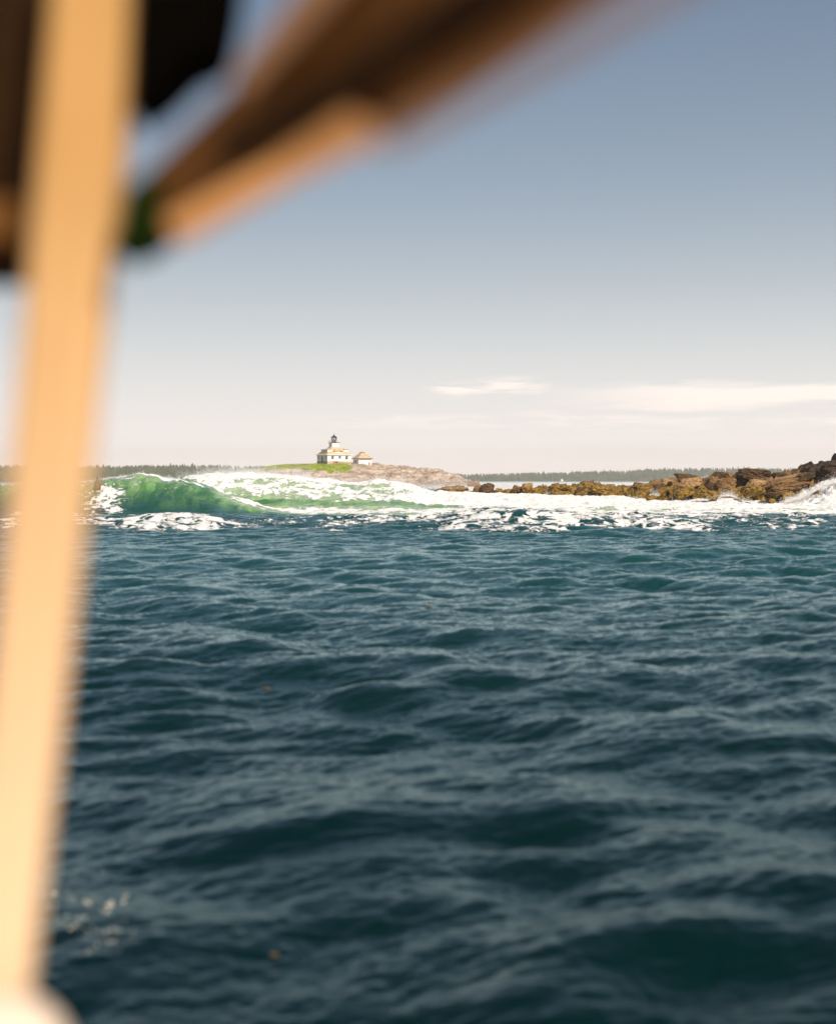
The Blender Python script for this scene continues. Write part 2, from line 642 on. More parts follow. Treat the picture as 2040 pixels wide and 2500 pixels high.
# crest lines (photograph column, row) at their distances
D_GREEN = 126.0
green_crest = at_d([(-900, 1215), (-300, 1190), (0, 1182), (150, 1179), (215, 1176), (260, 1169), (300, 1163), (345, 1160),
                    (375, 1163), (400, 1167), (440, 1170), (480, 1181), (520, 1194), (560, 1210), (600, 1225), (650, 1238),
                    (700, 1247), (800, 1256)], D_GREEN)
D_WHITE = 150.0
white_crest = at_d([(-900, 1215), (0, 1200), (300, 1190), (400, 1172), (450, 1168), (520, 1163), (580, 1161), (640, 1164), (690, 1169),
                    (730, 1167), (780, 1176), (840, 1182), (880, 1184), (910, 1179), (960, 1181), (1000, 1190), (1060, 1206),
                    (1200, 1212), (1300, 1212), (1400, 1215), (1500, 1217), (1560, 1224), (1620, 1229), (1700, 1226), (1760, 1220), (1800, 1228), (1900, 1230), (1920, 1226), (1955, 1212), (1990, 1194),
                    (2015, 1184), (2040, 1174), (2150, 1160), (2500, 1190), (3000, 1210)], D_WHITE)
D_SWELL = 86.0
swell_crest = at_d([(-900, 1265), (0, 1268), (300, 1268), (400, 1259), (465, 1254), (530, 1258), (600, 1268), (700, 1266), (800, 1262),
                    (1000, 1260), (1100, 1252), (1200, 1243), (1300, 1243), (1400, 1252), (1600, 1256), (1800, 1258), (2040, 1256),
                    (2600, 1262)], D_SWELL)


def sea_height(X, Y):
    """big breaking waves of the shoal: height, foam, aeration with painted crest light"""
    # the band of foam-laced swell in front
    cr = np.interp(X, swell_crest[:, 0], swell_crest[:, 1])
    Dw = D_SWELL + 3.0 * perlin(X * 0.05, X * 0 + 3.1) + 1.2 * perlin(X * 0.17, X * 0 + 8.1)
    d = Y - Dw
    prof = np.where(d < 0, np.exp(-(d / 6.5) ** 2), np.exp(-(d / 7.0) ** 2))
    z = cr * prof
    # the trough in front of the green wave
    # green breaker
    gx = np.interp(X, green_crest[:, 0], green_crest[:, 1])
    Dg = D_GREEN + 1.5 * perlin(X * 0.06, X * 0 + 1.7)
    d = Y - Dg
    wf = 6.4
    front = np.exp(-np.abs(d / wf) ** 2.1)
    back = np.exp(-(d / 9.0) ** 2)
    gp = np.where(d < 0, front, back)
    gmask = gx > 0.0
    gx = gx + np.where(gx > 0.6, 0.16 * perlin(X * 0.9, X * 0 + 2.2) + 0.10 * perlin(X * 2.7, X * 0 + 6.2), 0)
    z = z + np.maximum(gx, 0) * gp
    lump = fbm(X * 0.35, Y * 0.35, None, 4)
    # white water
    wx = np.interp(X, white_crest[:, 0], white_crest[:, 1])
    Dv = D_WHITE + 2.0 * perlin(X * 0.08, X * 0 + 5.5)
    d = Y - Dv
    wp = np.where(d < 0, 1 / (1 + np.exp(-(d + 13.0) / 3.2)) * (0.62 + 0.38 * np.exp(-(d / 7.0) ** 2)), np.exp(-(d / 14.0) ** 2))
    wz = np.maximum(wx, 0) * wp
    z = np.maximum(z, 0.0) + 0
    z = np.maximum(z, wz)
    turb = fbm(X * 0.23 + 3.0, Y * 0.17, None, 4, 0.55)
    turb2 = 1 - 2.2 * np.abs(fbm(X * 0.30 - 7.0 + 0.6 * turb, Y * 0.16 + 11.0, None, 4, 0.6))
    # ---------------- foam density, aeration, light painted into the crest
    px = 1020 + X / Y * FOC
    foam = np.zeros_like(X)
    aer_glow = np.zeros_like(X)
    # white water zone
    zone = sstep(Y, 131, 138) * (1 - sstep(Y, 210, 260))
    side = sstep(px, 385, 520) + sstep(px, -200, -900) * 0.3
    fw = zone * np.clip(side, 0, 1)
    gap = 0.20 * sstep(px, 520, 640) * (1 - sstep(px, 900, 1060)) * (1 - sstep(Y, 146, 151))
    foam = np.maximum(foam, fw * (0.28 - 0.5 * gap + 0.42 * turb2 * (1 - 0.3 * sstep(px, 900, 1200)) + 0.30 * sstep(px, 950, 1200) + 0.35 * np.exp(-((Y - Dv) / 2.5) ** 2)))
    z = z + fw * 0.30 * turb2 * (0.4 + 0.6 * sstep(px, 400, 600) * (1 - sstep(px, 1100, 1300)))
    aer_glow = np.maximum(aer_glow, fw * (0.95))
    far = sstep(Y, 200, 230) * (1 - sstep(Y, 420, 700)) * sstep(px, 300, 500)
    foam = np.maximum(foam, far * 0.35)
    foam = np.maximum(foam, 0.52 * sstep(Y, 200, 260) * (1 - sstep(Y, 1500, 2600)) * sstep(px, 1000, 1100))
    # breaking shoulder right of the green face
    sh2 = sstep(px, 640, 760)
    sh = sstep(px, 430, 640) * np.exp(-((Y - 127 + 4 * sh2) / (6.0 + 5.0 * sh2)) ** 2)
    foam = np.maximum(foam, sh * (0.36 + 0.06 * sh2 + 0.42 * turb2))
    aer_glow = np.maximum(aer_glow, np.clip(sh * 1.9, 0, 0.95))
    # in front of the rocks everything is white down to the swell's back
    fr = sstep(px, 900, 1250) * sstep(Y, 104, 114) * (1 - sstep(Y, 210, 240))
    foam = np.maximum(foam, fr * (0.26 + 0.44 * turb2 + 0.10 * sstep(Y, 128, 138)))
    aer_glow = np.maximum(aer_glow, fr * 0.9)
    # green face
    hg = np.clip(np.where(Y < Dg + 2, gx * gp, 0) / 2.6, 0, 1)
    face = sstep(Y, 111, 119) * (1 - sstep(Y, 130, 140)) * (1 - sstep(px, 560, 720))
    aer_glow = np.maximum(aer_glow, face * (0.05 + 0.60 * hg ** 1.3 + 0.10 * turb))  # green brightens up the face, painted for light coming through the crest
    foam = np.maximum(foam, face * (0.22 * hg + 0.20 * turb2))
    # streaks on the face at the left and lip spray
    lip = np.exp(-((Y - (Dg - 0.3)) / 0.7) ** 2) * (1 - sstep(px, 480, 560))
    foam = np.maximum(foam, lip * 0.70)
    st_ = np.exp(-((px - 260) / 95.0) ** 2) * sstep(Y, 112, 116) * (1 - sstep(Y, 121, 124.5))
    foam = np.maximum(foam, st_ * (0.36 + 0.22 * turb2))
    st2 = (1 - sstep(px, 430, 560)) * np.exp(-((Y - 113.5) / 3.0) ** 2)
    foam = np.maximum(foam, st2 * (0.34 + 0.2 * turb2))
    aer_glow = np.maximum(aer_glow, 0.12 * st2)
    # foam-laced swell
    dd = Y - Dw
    sw = sstep(dd, -13.5, -8.0) * (1 - sstep(dd, 2.0, 6.0))
    dens = np.interp(px, [-800, 150, 260, 400, 480, 560, 640, 720, 860, 1000, 1200, 1500, 1750, 1900, 2040, 2600],
                     [0.36, 0.40, 0.42, 0.49, 0.49, 0.38, 0.31, 0.33, 0.39, 0.41, 0.46, 0.45, 0.42, 0.38, 0.34, 0.34])
    low = sstep(dd, -12, -5)
    nearside = np.interp(px, [150, 650, 800, 2040], [0.3, 0.3, 1, 1])
    foam = np.maximum(foam, sw * dens * (nearside + (1 - nearside) * low) + sw * 0.20 * (turb2 - 0.6))
    # faint streaks far off
    return z, np.clip(foam, 0, 1.05), np.clip(aer_glow, 0, 1), lump


def sea_rows():
    ds = []
    d = 2.2
    while d < 260:
        px_step = d * d / (EYE * 1535) * 0.42
        step = max(0.012 * d / 4.0, min(px_step, 0.14))
        if d > 60 and d < 108:
            step = 0.14
        if 108 <= d < 160:
            step = 0.16
        ds.append(d)
        d += step
    while d < 9000:
        ds.append(d)
        d *= 1.012
    return np.array(ds)


def sea():
    ds = sea_rows()
    t_in = np.linspace(-0.315, 0.315, 820)
    t_l = -0.315 - np.geomspace(0.0008, 0.55, 90)[::-1]
    t_r = 0.315 + np.geomspace(0.0008, 0.55, 90)
    ts = np.concatenate([t_l, t_in, t_r])
    Y = np.repeat(ds[:, None], len(ts), 1)
    X = Y * ts[None, :]
    z, foam, aer_glow, lump = sea_height(X, Y)
    px = np.abs(X / Y)
    cell = np.maximum(np.gradient(ds)[:, None] + 0 * X, Y * np.gradient(ts)[None, :])
    px_s = 1020 + X / Y * FOC
    calm = 1 - 0.6 * sstep(foam, 0.6, 0.95)
    fa = 1 - sstep(cell, 1.5, 5)
    fb = 1 - sstep(cell, 0.5, 1.5)
    fc = 1 - sstep(cell, 0.08, 0.34)
    gA, gB, gC = 0.05, 0.056, 0.0195
    patch = 0.8 + 0.5 * perlin(X * 0.045, Y * 0.045)
    dX = np.zeros_like(X)
    dY = np.zeros_like(X)
    # rotate the tiles against each other so nothing repeats in step
    for T, L, amp, f, rot in ((T_A, 173.0, gA, fa, 0.0), (T_B, 61.0, gB, fb * patch, 0.21), (T_B, 61.0 * 1.27, gB * 0.75, fb * patch, -0.80), (T_D, 47.0, 0.028, fb, 0.0), (T_C, 13.7, gC, fc * (0.70 + 0.60 * sstep(Y, 11, 24)) * (0.55 + 0.9 * np.clip(patch - 0.55, 0, 1.2)), 0.4)):
        c_, s_ = math.cos(rot), math.sin(rot)
        u, v = X * c_ + Y * s_, -X * s_ + Y * c_
        z = z + sample(T[0], L, u, v) * amp * f * calm
        chop = 0.9
        hx = sample(T[1], L, u, v) * amp * f * calm * chop
        hy = sample(T[2], L, u, v) * amp * f * calm * chop
        dX += hx * c_ - hy * s_
        dY += hx * s_ + hy * c_
    # churned foam stands up in lumps
    ch = sstep(foam, 0.6, 0.95) * (1 - sstep(Y, 240, 300))
    bil = 1 - np.abs(fbm(X * 0.9, Y * 0.9, None, 4, 0.6)) * 2
    plume = sstep(px_s, 1900, 1990) * np.exp(-((Y - 149) / 9.0) ** 2)
    z = z + ch * (0.28 * lump + 0.22 * (bil - 0.5)) + plume * (0.9 * fbm(X * 0.7, Y * 0.35 + 40, None, 5, 0.65) + 0.5 * (bil - 0.4))
    V = np.stack([X + dX, Y + dY, z], -1).reshape(-1, 3)
    me = np_mesh('water', V, grid_faces(len(ds), len(ts)))
    attr(me, 'foam', foam)
    attr(me, 'aer_glow', aer_glow)
    o = link('water', me, M['sea'])
    tag(o, 'dark teal sea with a green breaker and white surf', 'sea', kind='structure')
    return o


sea()


# ------------------------------------------------------------------ FAR SHORE
def hills():
    segs = []
    # (photograph column, row of the tree tops) ; the ground lies a tree's height below
    left = at_d([(-2600, 1150), (-1200, 1140), (-300, 1137), (180, 1137), (350, 1136), (500, 1135), (600, 1136), (650, 1141), (720, 1150), (800, 1162), (900, 1176)], 2300)
    right = at_d([(700, 1172), (900, 1162), (1101, 1157), (1300, 1155), (1450, 1151), (1540, 1148), (1620, 1145), (1700, 1143), (1820, 1143), (1950, 1143), (2040, 1141),
                  (2400, 1135), (3300, 1130), (5200, 1150)], 3300)
    return left, right


def far_shore():
    m, t, b = new_mat('wooded_ground')
    geo = t.n('ShaderNodeNewGeometry')
    n = t.noise(geo.outputs['Position'], 0.02, 6, 0.6)
    t.l(t.mix(t.ramp(n, 0.4, 0.6), (0.035, 0.045, 0.018), (0.10, 0.085, 0.04)), b.inputs['Base Color'])
    b.inputs['Roughness'].default_value = 0.9
    left, right = hills()
    allv, allf = [], []
    off = 0
    trees = []
    rs = np.random.RandomState(3)
    for prof, D0, depth in ((left, 2300, 260), (right, 3300, 330)):
        xs = np.linspace(prof[0, 0], prof[-1, 0], 420)
        top = np.interp(xs, prof[:, 0], prof[:, 1]) - 6.3
        rows = np.linspace(0, 1, 16)
        X = np.repeat(xs[None, :], 16, 0)
        t_ = rows[:, None]
        up = np.sin(np.clip(t_ * 1.25, 0, 1) * math.pi / 2)
        hgt = up * np.maximum(top, 0.0)[None, :] * (1 + 0.11 * t_)
        shore = 25 * perlin(xs * 0.006, xs * 0 + 2.0)
        Y = D0 - 30 + t_ * depth + shore[None, :] * (1 - t_)
        Z = hgt - 0.6 + 0.9 * fbm(X * 0.02, Y * 0.02, None, 3) * up * np.minimum(1, hgt / 4)
        V = np.stack([X, Y, Z], -1).reshape(-1, 3)
        allv.append(V)
        allf.append(grid_faces(16, len(xs)) + off)
        off += len(V)
        # tree sites
        nT = 11000
        tx = rs.uniform(max(xs[0], -1500), min(xs[-1], 2600), nT)
        tt = rs.uniform(0.03, 0.85, nT) ** 1.3
        hz = np.interp(tx, xs, top) * np.sin(np.clip(tt * 1.25, 0, 1) * math.pi / 2)
        ty = D0 - 30 + tt * depth + np.interp(tx, xs, shore) * (1 - tt)
        keep = hz > 0.8
        clear = fbm(tx * 0.006, ty * 0.012, None, 2) > 0.42
        keep &= ~clear
        trees.append(np.stack([tx, ty, hz * (1 + 0.11 * tt) - 0.5], -1)[keep])
    me = np_mesh('hills', np.concatenate(allv), np.concatenate(allf))
    tag(link('hills', me, m), 'low wooded mainland shore behind the sea', 'hills', kind='structure')
    # the conifer wood that covers it: one mass
    T = np.concatenate(trees)
    n = len(T)
    vs, fs = [], []
    hvar = 0.85 + 0.5 * np.clip(fbm(T[:, 0] * 0.012, T[:, 1] * 0.004, None, 3) + 0.3, 0, 1)
    hts = hvar * rs.uniform(5, 8.5, n) * (1 + 0.35 * (rs.rand(n) > 0.95))
    k = 7
    ang = np.arange(k) * 2 * np.pi / k
    base = 0
    for tier, (zb, zt, rad) in enumerate(((0.08, 0.62, 0.30), (0.36, 0.84, 0.21), (0.62, 1.0, 0.13))):
        rr = rad * hts[:, None] * rs.uniform(0.6, 1.25, (n, k))
        aa = ang[None, :] + rs.uniform(0, 6, n)[:, None]
        ring = np.stack([T[:, 0:1] + rr * np.cos(aa), T[:, 1:2] + rr * np.sin(aa),
                         T[:, 2:3] + hts[:, None] * (zb + rs.uniform(-.05, .05, (n, k)))], -1)
        tip = np.stack([T[:, 0], T[:, 1], T[:, 2] + hts * zt], -1)[:, None, :]
        blk = np.concatenate([ring, tip], 1).reshape(-1, 3)
        vs.append(blk)
        i0 = base + np.arange(n)[:, None] * (k + 1)
        a = np.arange(k)[None, :]
        fs.append(np.stack([i0 + a, i0 + (a + 1) % k, i0 + k + 0 * a], -1).reshape(-1, 3))
        base += len(blk)
    me = np_mesh('forest', np.concatenate(vs), np.concatenate(fs), smooth=False)
    m2, t2, b2 = new_mat('conifer_needles')
    geo = t2.n('ShaderNodeNewGeometry')
    nn = t2.noise(geo.outputs['Position'], 0.05, 3, 0.6)
    t2.l(t2.mix(t2.ramp(nn, 0.35, 0.65), (0.035, 0.045, 0.013), (0.095, 0.095, 0.028)), b2.inputs['Base Color'])
    b2.inputs['Roughness'].default_value = 0.9
    b2.inputs['Specular IOR Level'].default_value = 0.1
    tag(link('forest', me, m2), 'distant dark conifer wood covering the mainland shore', 'forest', kind='stuff')


far_shore()


# ------------------------------------------------------------------ ISLAND
D_ISL = 650.0
isl_prof = at_d([(440, 1172), (470, 1166), (500, 1162), (540, 1160), (600, 1154), (640, 1146), (665, 1138), (700, 1135), (760, 1133.5), (800, 1132.5), (860, 1131),
                 (885, 1132.5), (900, 1134), (950, 1138.5), (1010, 1144), (1050, 1149), (1080, 1152), (1100, 1156), (1112, 1163), (1130, 1170), (1150, 1176)], D_ISL)


def island_height(X, Y):
    top = np.interp(X, isl_prof[:, 0], isl_prof[:, 1])
    t = Y - D_ISL
    # front slope towards the sea, level behind, down at the back
    front = sstep(t, -46, -3)
    front = 0.55 * front + 0.45 * np.clip((t + 46) / 44, 0, 1)
    back = 1 - sstep(t, 22, 60)
    h = (top + 0.5) * np.minimum(front, 1) * back - 0.5
    return h


def island():
    nx, ny = 520, 190
    xs = np.linspace(isl_prof[0, 0] - 3, isl_prof[-1, 0] + 3, nx)
    ys = np.linspace(D_ISL - 50, D_ISL + 64, ny)
    X, Y = np.meshgrid(xs, ys)
    base = island_height(X, Y)
    t = Y - D_ISL
    grassy = sstep(X, PX(575, 650), PX(690, 650)) * (1 - sstep(X + 4 * perlin(X * .2, Y * .2), PX(835, 650), PX(880, 650)))
    edge = -13 - 5 * sstep(X, PX(690, 650), PX(780, 650)) + 5 * perlin(X * 0.09, Y * 0.02 + 4) + 4 * perlin(X * 0.3, Y * 0.02 + 9)
    turf = grassy * sstep(t, edge - 3, edge + 1.5)
    rocky = 1 - turf
    c1, f1, f2 = cells(X * 0.16 + 0.05 * Y, Y * 0.22)
    c2, g1, g2 = cells(X * 0.42 + 0.15 * Y, Y * 0.5, 40)
    rough = 1.5 * (c1 - 0.5) * sstep(f2 - f1, 0.0, 0.2) - 0.5 * (1 - sstep(f2 - f1, 0.0, 0.15)) + 0.9 * (c2 - 0.5) * sstep(g2 - g1, 0, 0.25) + 1.5 * fbm(X * 0.09, Y * 0.2, None, 5, 0.6, True) - 0.35
    pad = np.exp(-(((X - PX(830, 650)) / 16.0) ** 2 + ((t - 2) / 11.0) ** 2))
    right = sstep(X, PX(900, 650), PX(960, 650))
    Z = base + np.clip(base / 2.5, 0.1, 1) * (rocky * rough * (0.75 + 0.35 * right) * (1 - pad) - 0.7 * rocky * right + turf * 0.35 * fbm(X * 0.25, Y * 0.25, None, 4) * (1 - 0.8 * pad))
    Z -= 0.25 * (1 - turf) * pad
    me = np_mesh('island', np.stack([X, Y, Z], -1).reshape(-1, 3), grid_faces(ny, nx), smooth=False)
    attr(me, 'turf', turf)
    o = link('island', me, M['island'])
    tag(o, 'low pink granite island with green turf around the lighthouse', 'island', kind='structure')
    return xs, ys, Z, turf


ixs, iys, iZ, iturf = island()


def isl_z(x, y):
    i = min(max(int(np.searchsorted(iys, y)), 1), len(iys) - 1)
    j = min(max(int(np.searchsorted(ixs, x)), 1), len(ixs) - 1)
    return float(iZ[i, j])


def island_grass():
    rs = np.random.RandomState(5)
    vs, fs = [], []
    n = 0
    while n < 9000:
        i = rs.randint(0, len(iys))
        j = rs.randint(0, len(ixs))
        if iturf[i, j] < 0.6 or iys[i] > D_ISL + 26:
            continue
        x = ixs[j] + rs.uniform(-.2, .2)
        y = iys[i] + rs.uniform(-.4, .4)
        z = iZ[i, j] - 0.05
        for q in range(3):
            a = rs.uniform(0, 6.28)
            h = rs.uniform(0.2, 0.55)
            wd = rs.uniform(0.06, 0.16)
            dx, dy = math.cos(a) * wd, math.sin(a) * wd
            ox, oy = rs.uniform(-.3, .3, 2)
            b0 = len(vs)
            vs += [(x + ox - dx, y + oy - dy, z), (x + ox + dx, y + oy + dy, z), (x + ox + rs.uniform(-.2, .2), y + oy + rs.uniform(-.2, .2), z + h)]
            fs.append((b0, b0 + 1, b0 + 2))
        n += 1
    m = simple('turf_grass', (0.30, 0.33, 0.045), 0.8, 0.4, 0.25, 0.1)
    me = np_mesh('grass', np.array(vs), np.array(fs), smooth=False)
    tag(link('grass', me, m), 'bright green rough grass on top of the island', 'grass', kind='stuff')


island_grass()


# ------------------------------------------------------------------ LIGHTHOUSE
TH = R(27.4)


def window(parent, x, y, z, wdt, hgt, face, mat='window_dark', frame='white_paint', dbl=True):
    """face: 'front' (-Y), 'left' (-X); a framed pane standing proud of the wall at (x, y)"""
    fr = MB()
    pn = MB()
    b = 0.06
    d0, d1 = -0.05, 0.04
    bars = [(-wdt / 2, -wdt / 2 + b, 0, hgt), (wdt / 2 - b, wdt / 2, 0, hgt), (-wdt / 2 + b, wdt / 2 - b, 0, b), (-wdt / 2 + b, wdt / 2 - b, hgt - b, hgt)]
    if dbl:
        bars.append((-0.035, 0.035, b, hgt - b))
    for a0, a1, h0, h1 in bars:
        if face == 'front':
            fr.box(x + a0, x + a1, y + d0, y + d1, z + h0, z + h1)
        else:
            fr.box(x + d0, x + d1, y + a0, y + a1, z + h0, z + h1)
    if face == 'front':
        pn.box(x - wdt / 2 + b, x + wdt / 2 - b, y - 0.03, y + 0.02, z + b, z + hgt - b)
    else:
        pn.box(x - 0.03, x + 0.02, y - wdt / 2 + b, y + wdt / 2 - b, z + b, z + hgt - b)
    f = fr.build('window', M[frame], parent)
    pn.build('pane', M[mat], f)
    return f


def lighthouse():
    hw = 5.45
    # centre: the near corner is seen at column 799.5
    ccx = PX(799.5, D_ISL - 5)
    off = Vector((-hw, -hw, 0))
    off.rotate(Matrix.Rotation(TH, 3, 'Z'))
    cx, cy = ccx - off.x, D_ISL - 5 - off.y
    zb = PZ(1132.5, D_ISL - 5)
    root = empty('lighthouse', (cx, cy, zb), TH)
    tag(root, 'white lighthouse keeper house with orange roof and black lantern on its square tower', 'lighthouse')
    E = 4.0                                              # eaves
    fd = MB()
    fd.box(-hw - .08, hw + .08, -hw - .08, hw + .08, -1.6, 1.15)
    fdn = fd.build('foundation', M['stone_base'], root)
    MB().box(-2.9, -0.55, -hw - .14, -hw - .06, -0.3, 1.12).build('brick_patch', M['brick'], root)
    wl = MB()
    wl.box(-hw, hw, -hw, hw, 1.15, E).build('wall', M['white_paint'], root)
    # hipped roof
    ro = MB()
    ov = 0.4
    ti, zt = 1.75, E + 3.2
    a = hw + ov
    zr = E - 0.12
    ro.hexa([(-a, -a, zr), (a, -a, zr), (a, a, zr), (-a, a, zr), (-ti, -ti, zt), (ti, -ti, zt), (ti, ti, zt), (-ti, ti, zt)])
    roof = ro.build('roof', M['shingle'], root)
    # eaves trim
    tr = MB()
    for s in (-1, 1):
        tr.box(-a - .03, a + .03, s * (a + .02) - .05, s * (a + .02) + .05, zr - 0.2, zr + 0.02)
        tr.box(s * (a + .02) - .05, s * (a + .02) + .05, -a + .03, a - .03, zr - 0.2, zr + 0.02)
    tr.build('eaves', M['white_paint'], root)
    slope = (zt - zr) / (a - ti)

    # shed dormers on the left and right sides
    for s in (-1, 1):
        xo = 4.75
        y0, y1 = -4.1, 2.5
        z0 = zr + (a - xo) * slope - 0.1
        z1 = E + 2.0
        xi = a - (z1 + 0.35 - zr) / slope
        d = MB()
        pts = [(s * xo, y0, z0), (s * xi, y0, z0), (s * xi, y1, z0), (s * xo, y1, z0),
               (s * xo, y0, z1), (s * xi, y0, z1 + .3), (s * xi, y1, z1 + .3), (s * xo, y1, z1)]
        d.hexa(pts if s > 0 else [pts[i] for i in (1, 0, 3, 2, 5, 4, 7, 6)])
        dm = d.build('dormer', M['white_paint'], root)
        rf = MB()
        pts = [(s * (xo + .35), y0 - .3, z1 - .02), (s * xi, y0 - .3, z1 + .3), (s * xi, y1 + .3, z1 + .3), (s * (xo + .35), y1 + .3, z1 - .02)]
        pts = pts + [(p[0], p[1], p[2] + 0.16) for p in pts]
        rf.hexa(pts if s > 0 else [pts[i] for i in (1, 0, 3, 2, 5, 4, 7, 6)])
        rf.build('dormer_roof', M['shingle'], dm)
        if s < 0:
            for q in range(4):
                yy = -3.2 + q * 1.65
                window(root, -xo, yy, z0 + .35, 1.05, z1 - z0 - .55, 'left')
    # hipped dormer over the front with two windows
    xo = 4.9
    x0, x1 = -1.75, 1.75
    z0 = zr + (a - xo) * slope - 0.1
    z1 = E + 1.55
    yi = a - (z1 + .9 - zr) / slope
    d = MB()
    d.box(x0, x1, -xo, -2.4, z0, z1)
    dm = d.build('dormer', M['white_paint'], root)
    rf = MB()
    yb = -1.6
    for (xa, xb) in ((x0 - .3, 0.0), (0.06, x1 + .3)):
        xm = (xa + xb) / 2
        rf.add([(xa, -xo - .35, z1 - .05), (xb, -xo - .35, z1 - .05), (xb, yb, z1 - .05), (xa, yb, z1 - .05), (xm, -xo + .7, z1 + .85), (xm, yb, z1 + .85)],
               [(3, 2, 1, 0), (0, 1, 4), (1, 2, 5, 4), (2, 3, 5), (3, 0, 4, 5)])
    rf.build('dormer_roof', M['shingle'], dm)
    window(root, -1.0, -xo, z0 + .3, 1.2, z1 - z0 - .5, 'front', 'curtained')
    window(root, 1.05, -xo, z0 + .3, 1.2, z1 - z0 - .5, 'front')
    # wall windows
    for xx, ww, zz, hh in ((-3.1, 1.25, 1.95, 1.5), (0.2, 1.15, 2.2, 1.25), (3.4, 1.2, 1.85, 1.6)):
        window(root, xx, -hw, zz, ww, hh, 'front')
    for yy, ww in ((-3.6, 1.3), (3.6, 1.4)):
        window(root, -hw, yy, 1.9, ww, 1.6, 'left')
    window(root, 0.45, -hw - .1, 0.35, 0.8, 0.65, 'front')
    dr = MB().box(-1.65, -0.95, -hw - .2, -hw - .10, -0.5, 1.05).build('door', M['dark_trim'], root)
    dp = MB().box(-hw - .14, -hw - .03, -0.6, 0.6, 0.5, 3.1).build('door', M['black_iron'], root)
    MB().box(-hw - 1.5, -hw - .1, -1.4, 1.3, -1.0, 0.45).build('porch_step', M['dark_trim'], root)
    # tower
    tw = 1.62
    T0, T1 = E + 2.6, 9.0
    t_ = MB().box(-tw, tw, -tw, tw, T0, T1).build('tower', M['white_paint'], root)
    window(root, -tw, -0.25, T1 - 1.35, 0.75, 1.1, 'left')
    dk = MB().box(-tw - .32, tw + .32, -tw - .32, tw + .32, T1, T1 + 0.16).build('gallery_deck', M['dark_trim'], root)
    rl = MB()
    g_ = tw + .27
    for i in range(5):
        u = -g_ + i * g_ / 2
        for s in (-1, 1):
            rl.box(u - .025, u + .025, s * g_ - .025, s * g_ + .025, T1 + .16, T1 + 1.05)
            if 0 < i < 4:
                rl.box(s * g_ - .025, s * g_ + .025, u - .025, u + .025, T1 + .16, T1 + 1.05)
    for zz in (0.6, 1.05):
        for s in (-1, 1):
            rl.box(-g_, g_, s * g_ - .02, s * g_ + .02, T1 + zz - .02, T1 + zz + .02)
            rl.box(s * g_ - .02, s * g_ + .02, -g_ + .03, g_ - .03, T1 + zz - .02, T1 + zz + .02)
    rl.build('railing', M['white_paint'], dk)
    # lantern
    lb = MB().lathe(0, 0, [(1.14, T1 + .16), (1.14, T1 + 1.15), (1.22, T1 + 1.18), (1.22, T1 + 1.28)], 10).build('lantern', M['black_iron'], root)
    for i in range(10):
        aa = 2 * math.pi * i / 10
        px_, py_ = math.cos(aa) * 1.1, math.sin(aa) * 1.1
        MB().box(px_ - .07, px_ + .07, py_ - .07, py_ + .07, T1 + 1.28, T1 + 2.2).build('lantern_post', M['black_iron'], lb)
    MB().lathe(0, 0, [(1.0, T1 + 1.29), (1.0, T1 + 2.19)], 10).build('lantern_glass', M['lantern_glass'], lb)
    MB().lathe(0, 0, [(1.3, T1 + 2.2), (1.3, T1 + 2.36), (1.0, T1 + 2.65), (0.5, T1 + 2.95), (0.22, T1 + 3.1), (0.2, T1 + 3.3)], 14).build('lantern_roof', M['black_iron'], lb)
    MB().lathe(0, 0, [(0.06, T1 + 3.28), (0.24, T1 + 3.36), (0.24, T1 + 3.5), (0.06, T1 + 3.6), (0.035, T1 + 3.65), (0.02, T1 + 4.2)], 8).build('finial', M['black_iron'], lb)
    return root


lighthouse()


def fog_building():
    Dk = D_ISL - 4
    th = R(26)
    hw = 2.9
    ccx = PX(750 + 1092 / 8.68, Dk)
    off = Vector((-hw, -hw, 0))
    off.rotate(Matrix.Rotation(th, 3, 'Z'))
    zb = PZ(1040 + 836 / 8.68, Dk)
    root = empty('fog_signal_house', (ccx - off.x, Dk - off.y, zb), th)
    tag(root, 'small white hip-roofed outbuilding right of the lighthouse house', 'outbuilding')
    MB().box(-hw, hw, -hw, hw, 0.05, 3.05).build('wall', M['white_paint'], root)
    MB().box(-hw - .06, hw + .06, -hw - .06, hw + .06, -1.5, 0.05).build('foundation', M['stone_base'], root)
    ro = MB()
    a = hw + .55
    ro.hexa([(-a, -a, 2.95), (a, -a, 2.95), (a, a, 2.95), (-a, a, 2.95), (-.75, -.75, 5.4), (.75, -.75, 5.4), (.75, .75, 5.4), (-.75, .75, 5.4)])
    rf = ro.build('roof', M['shed_shingle'], root)
    tr = MB()
    for s in (-1, 1):
        tr.box(-a, a, s * (a + .03) - .04, s * (a + .03) + .04, 2.80, 3.0)
        tr.box(s * (a + .03) - .04, s * (a + .03) + .04, -a + .02, a - .02, 2.80, 3.0)
    tr.build('eaves', M['dark_trim'], root)
    MB().box(-.9, .9, -.9, .9, 5.4, 5.62).build('roof_cap', M['dark_trim'], root)
    window(root, -hw, 0.2, 0.9, 1.1, 1.5, 'left')
    # rows of small square vents on the seaward wall
    for r in range(3):
        for c in range(4):
            xx = -2.1 + c * 1.4
            MB().box(xx - .14, xx + .14, -hw - .04, -hw + .02, 0.85 + r * .7, 1.1 + r * .7).build('vent', M['dark_trim'], root)
    MB().box(-0.15, 0.15, -hw - .06, -hw + .02, 0.05, 2.8).build('corner_board', M['white_paint'], root)
    dr = MB().box(1.5, 2.3, -hw - .08, -hw + .02, -0.6, 1.3)
    dr.build('door', M['brick'], root)
    return root


fog_building()


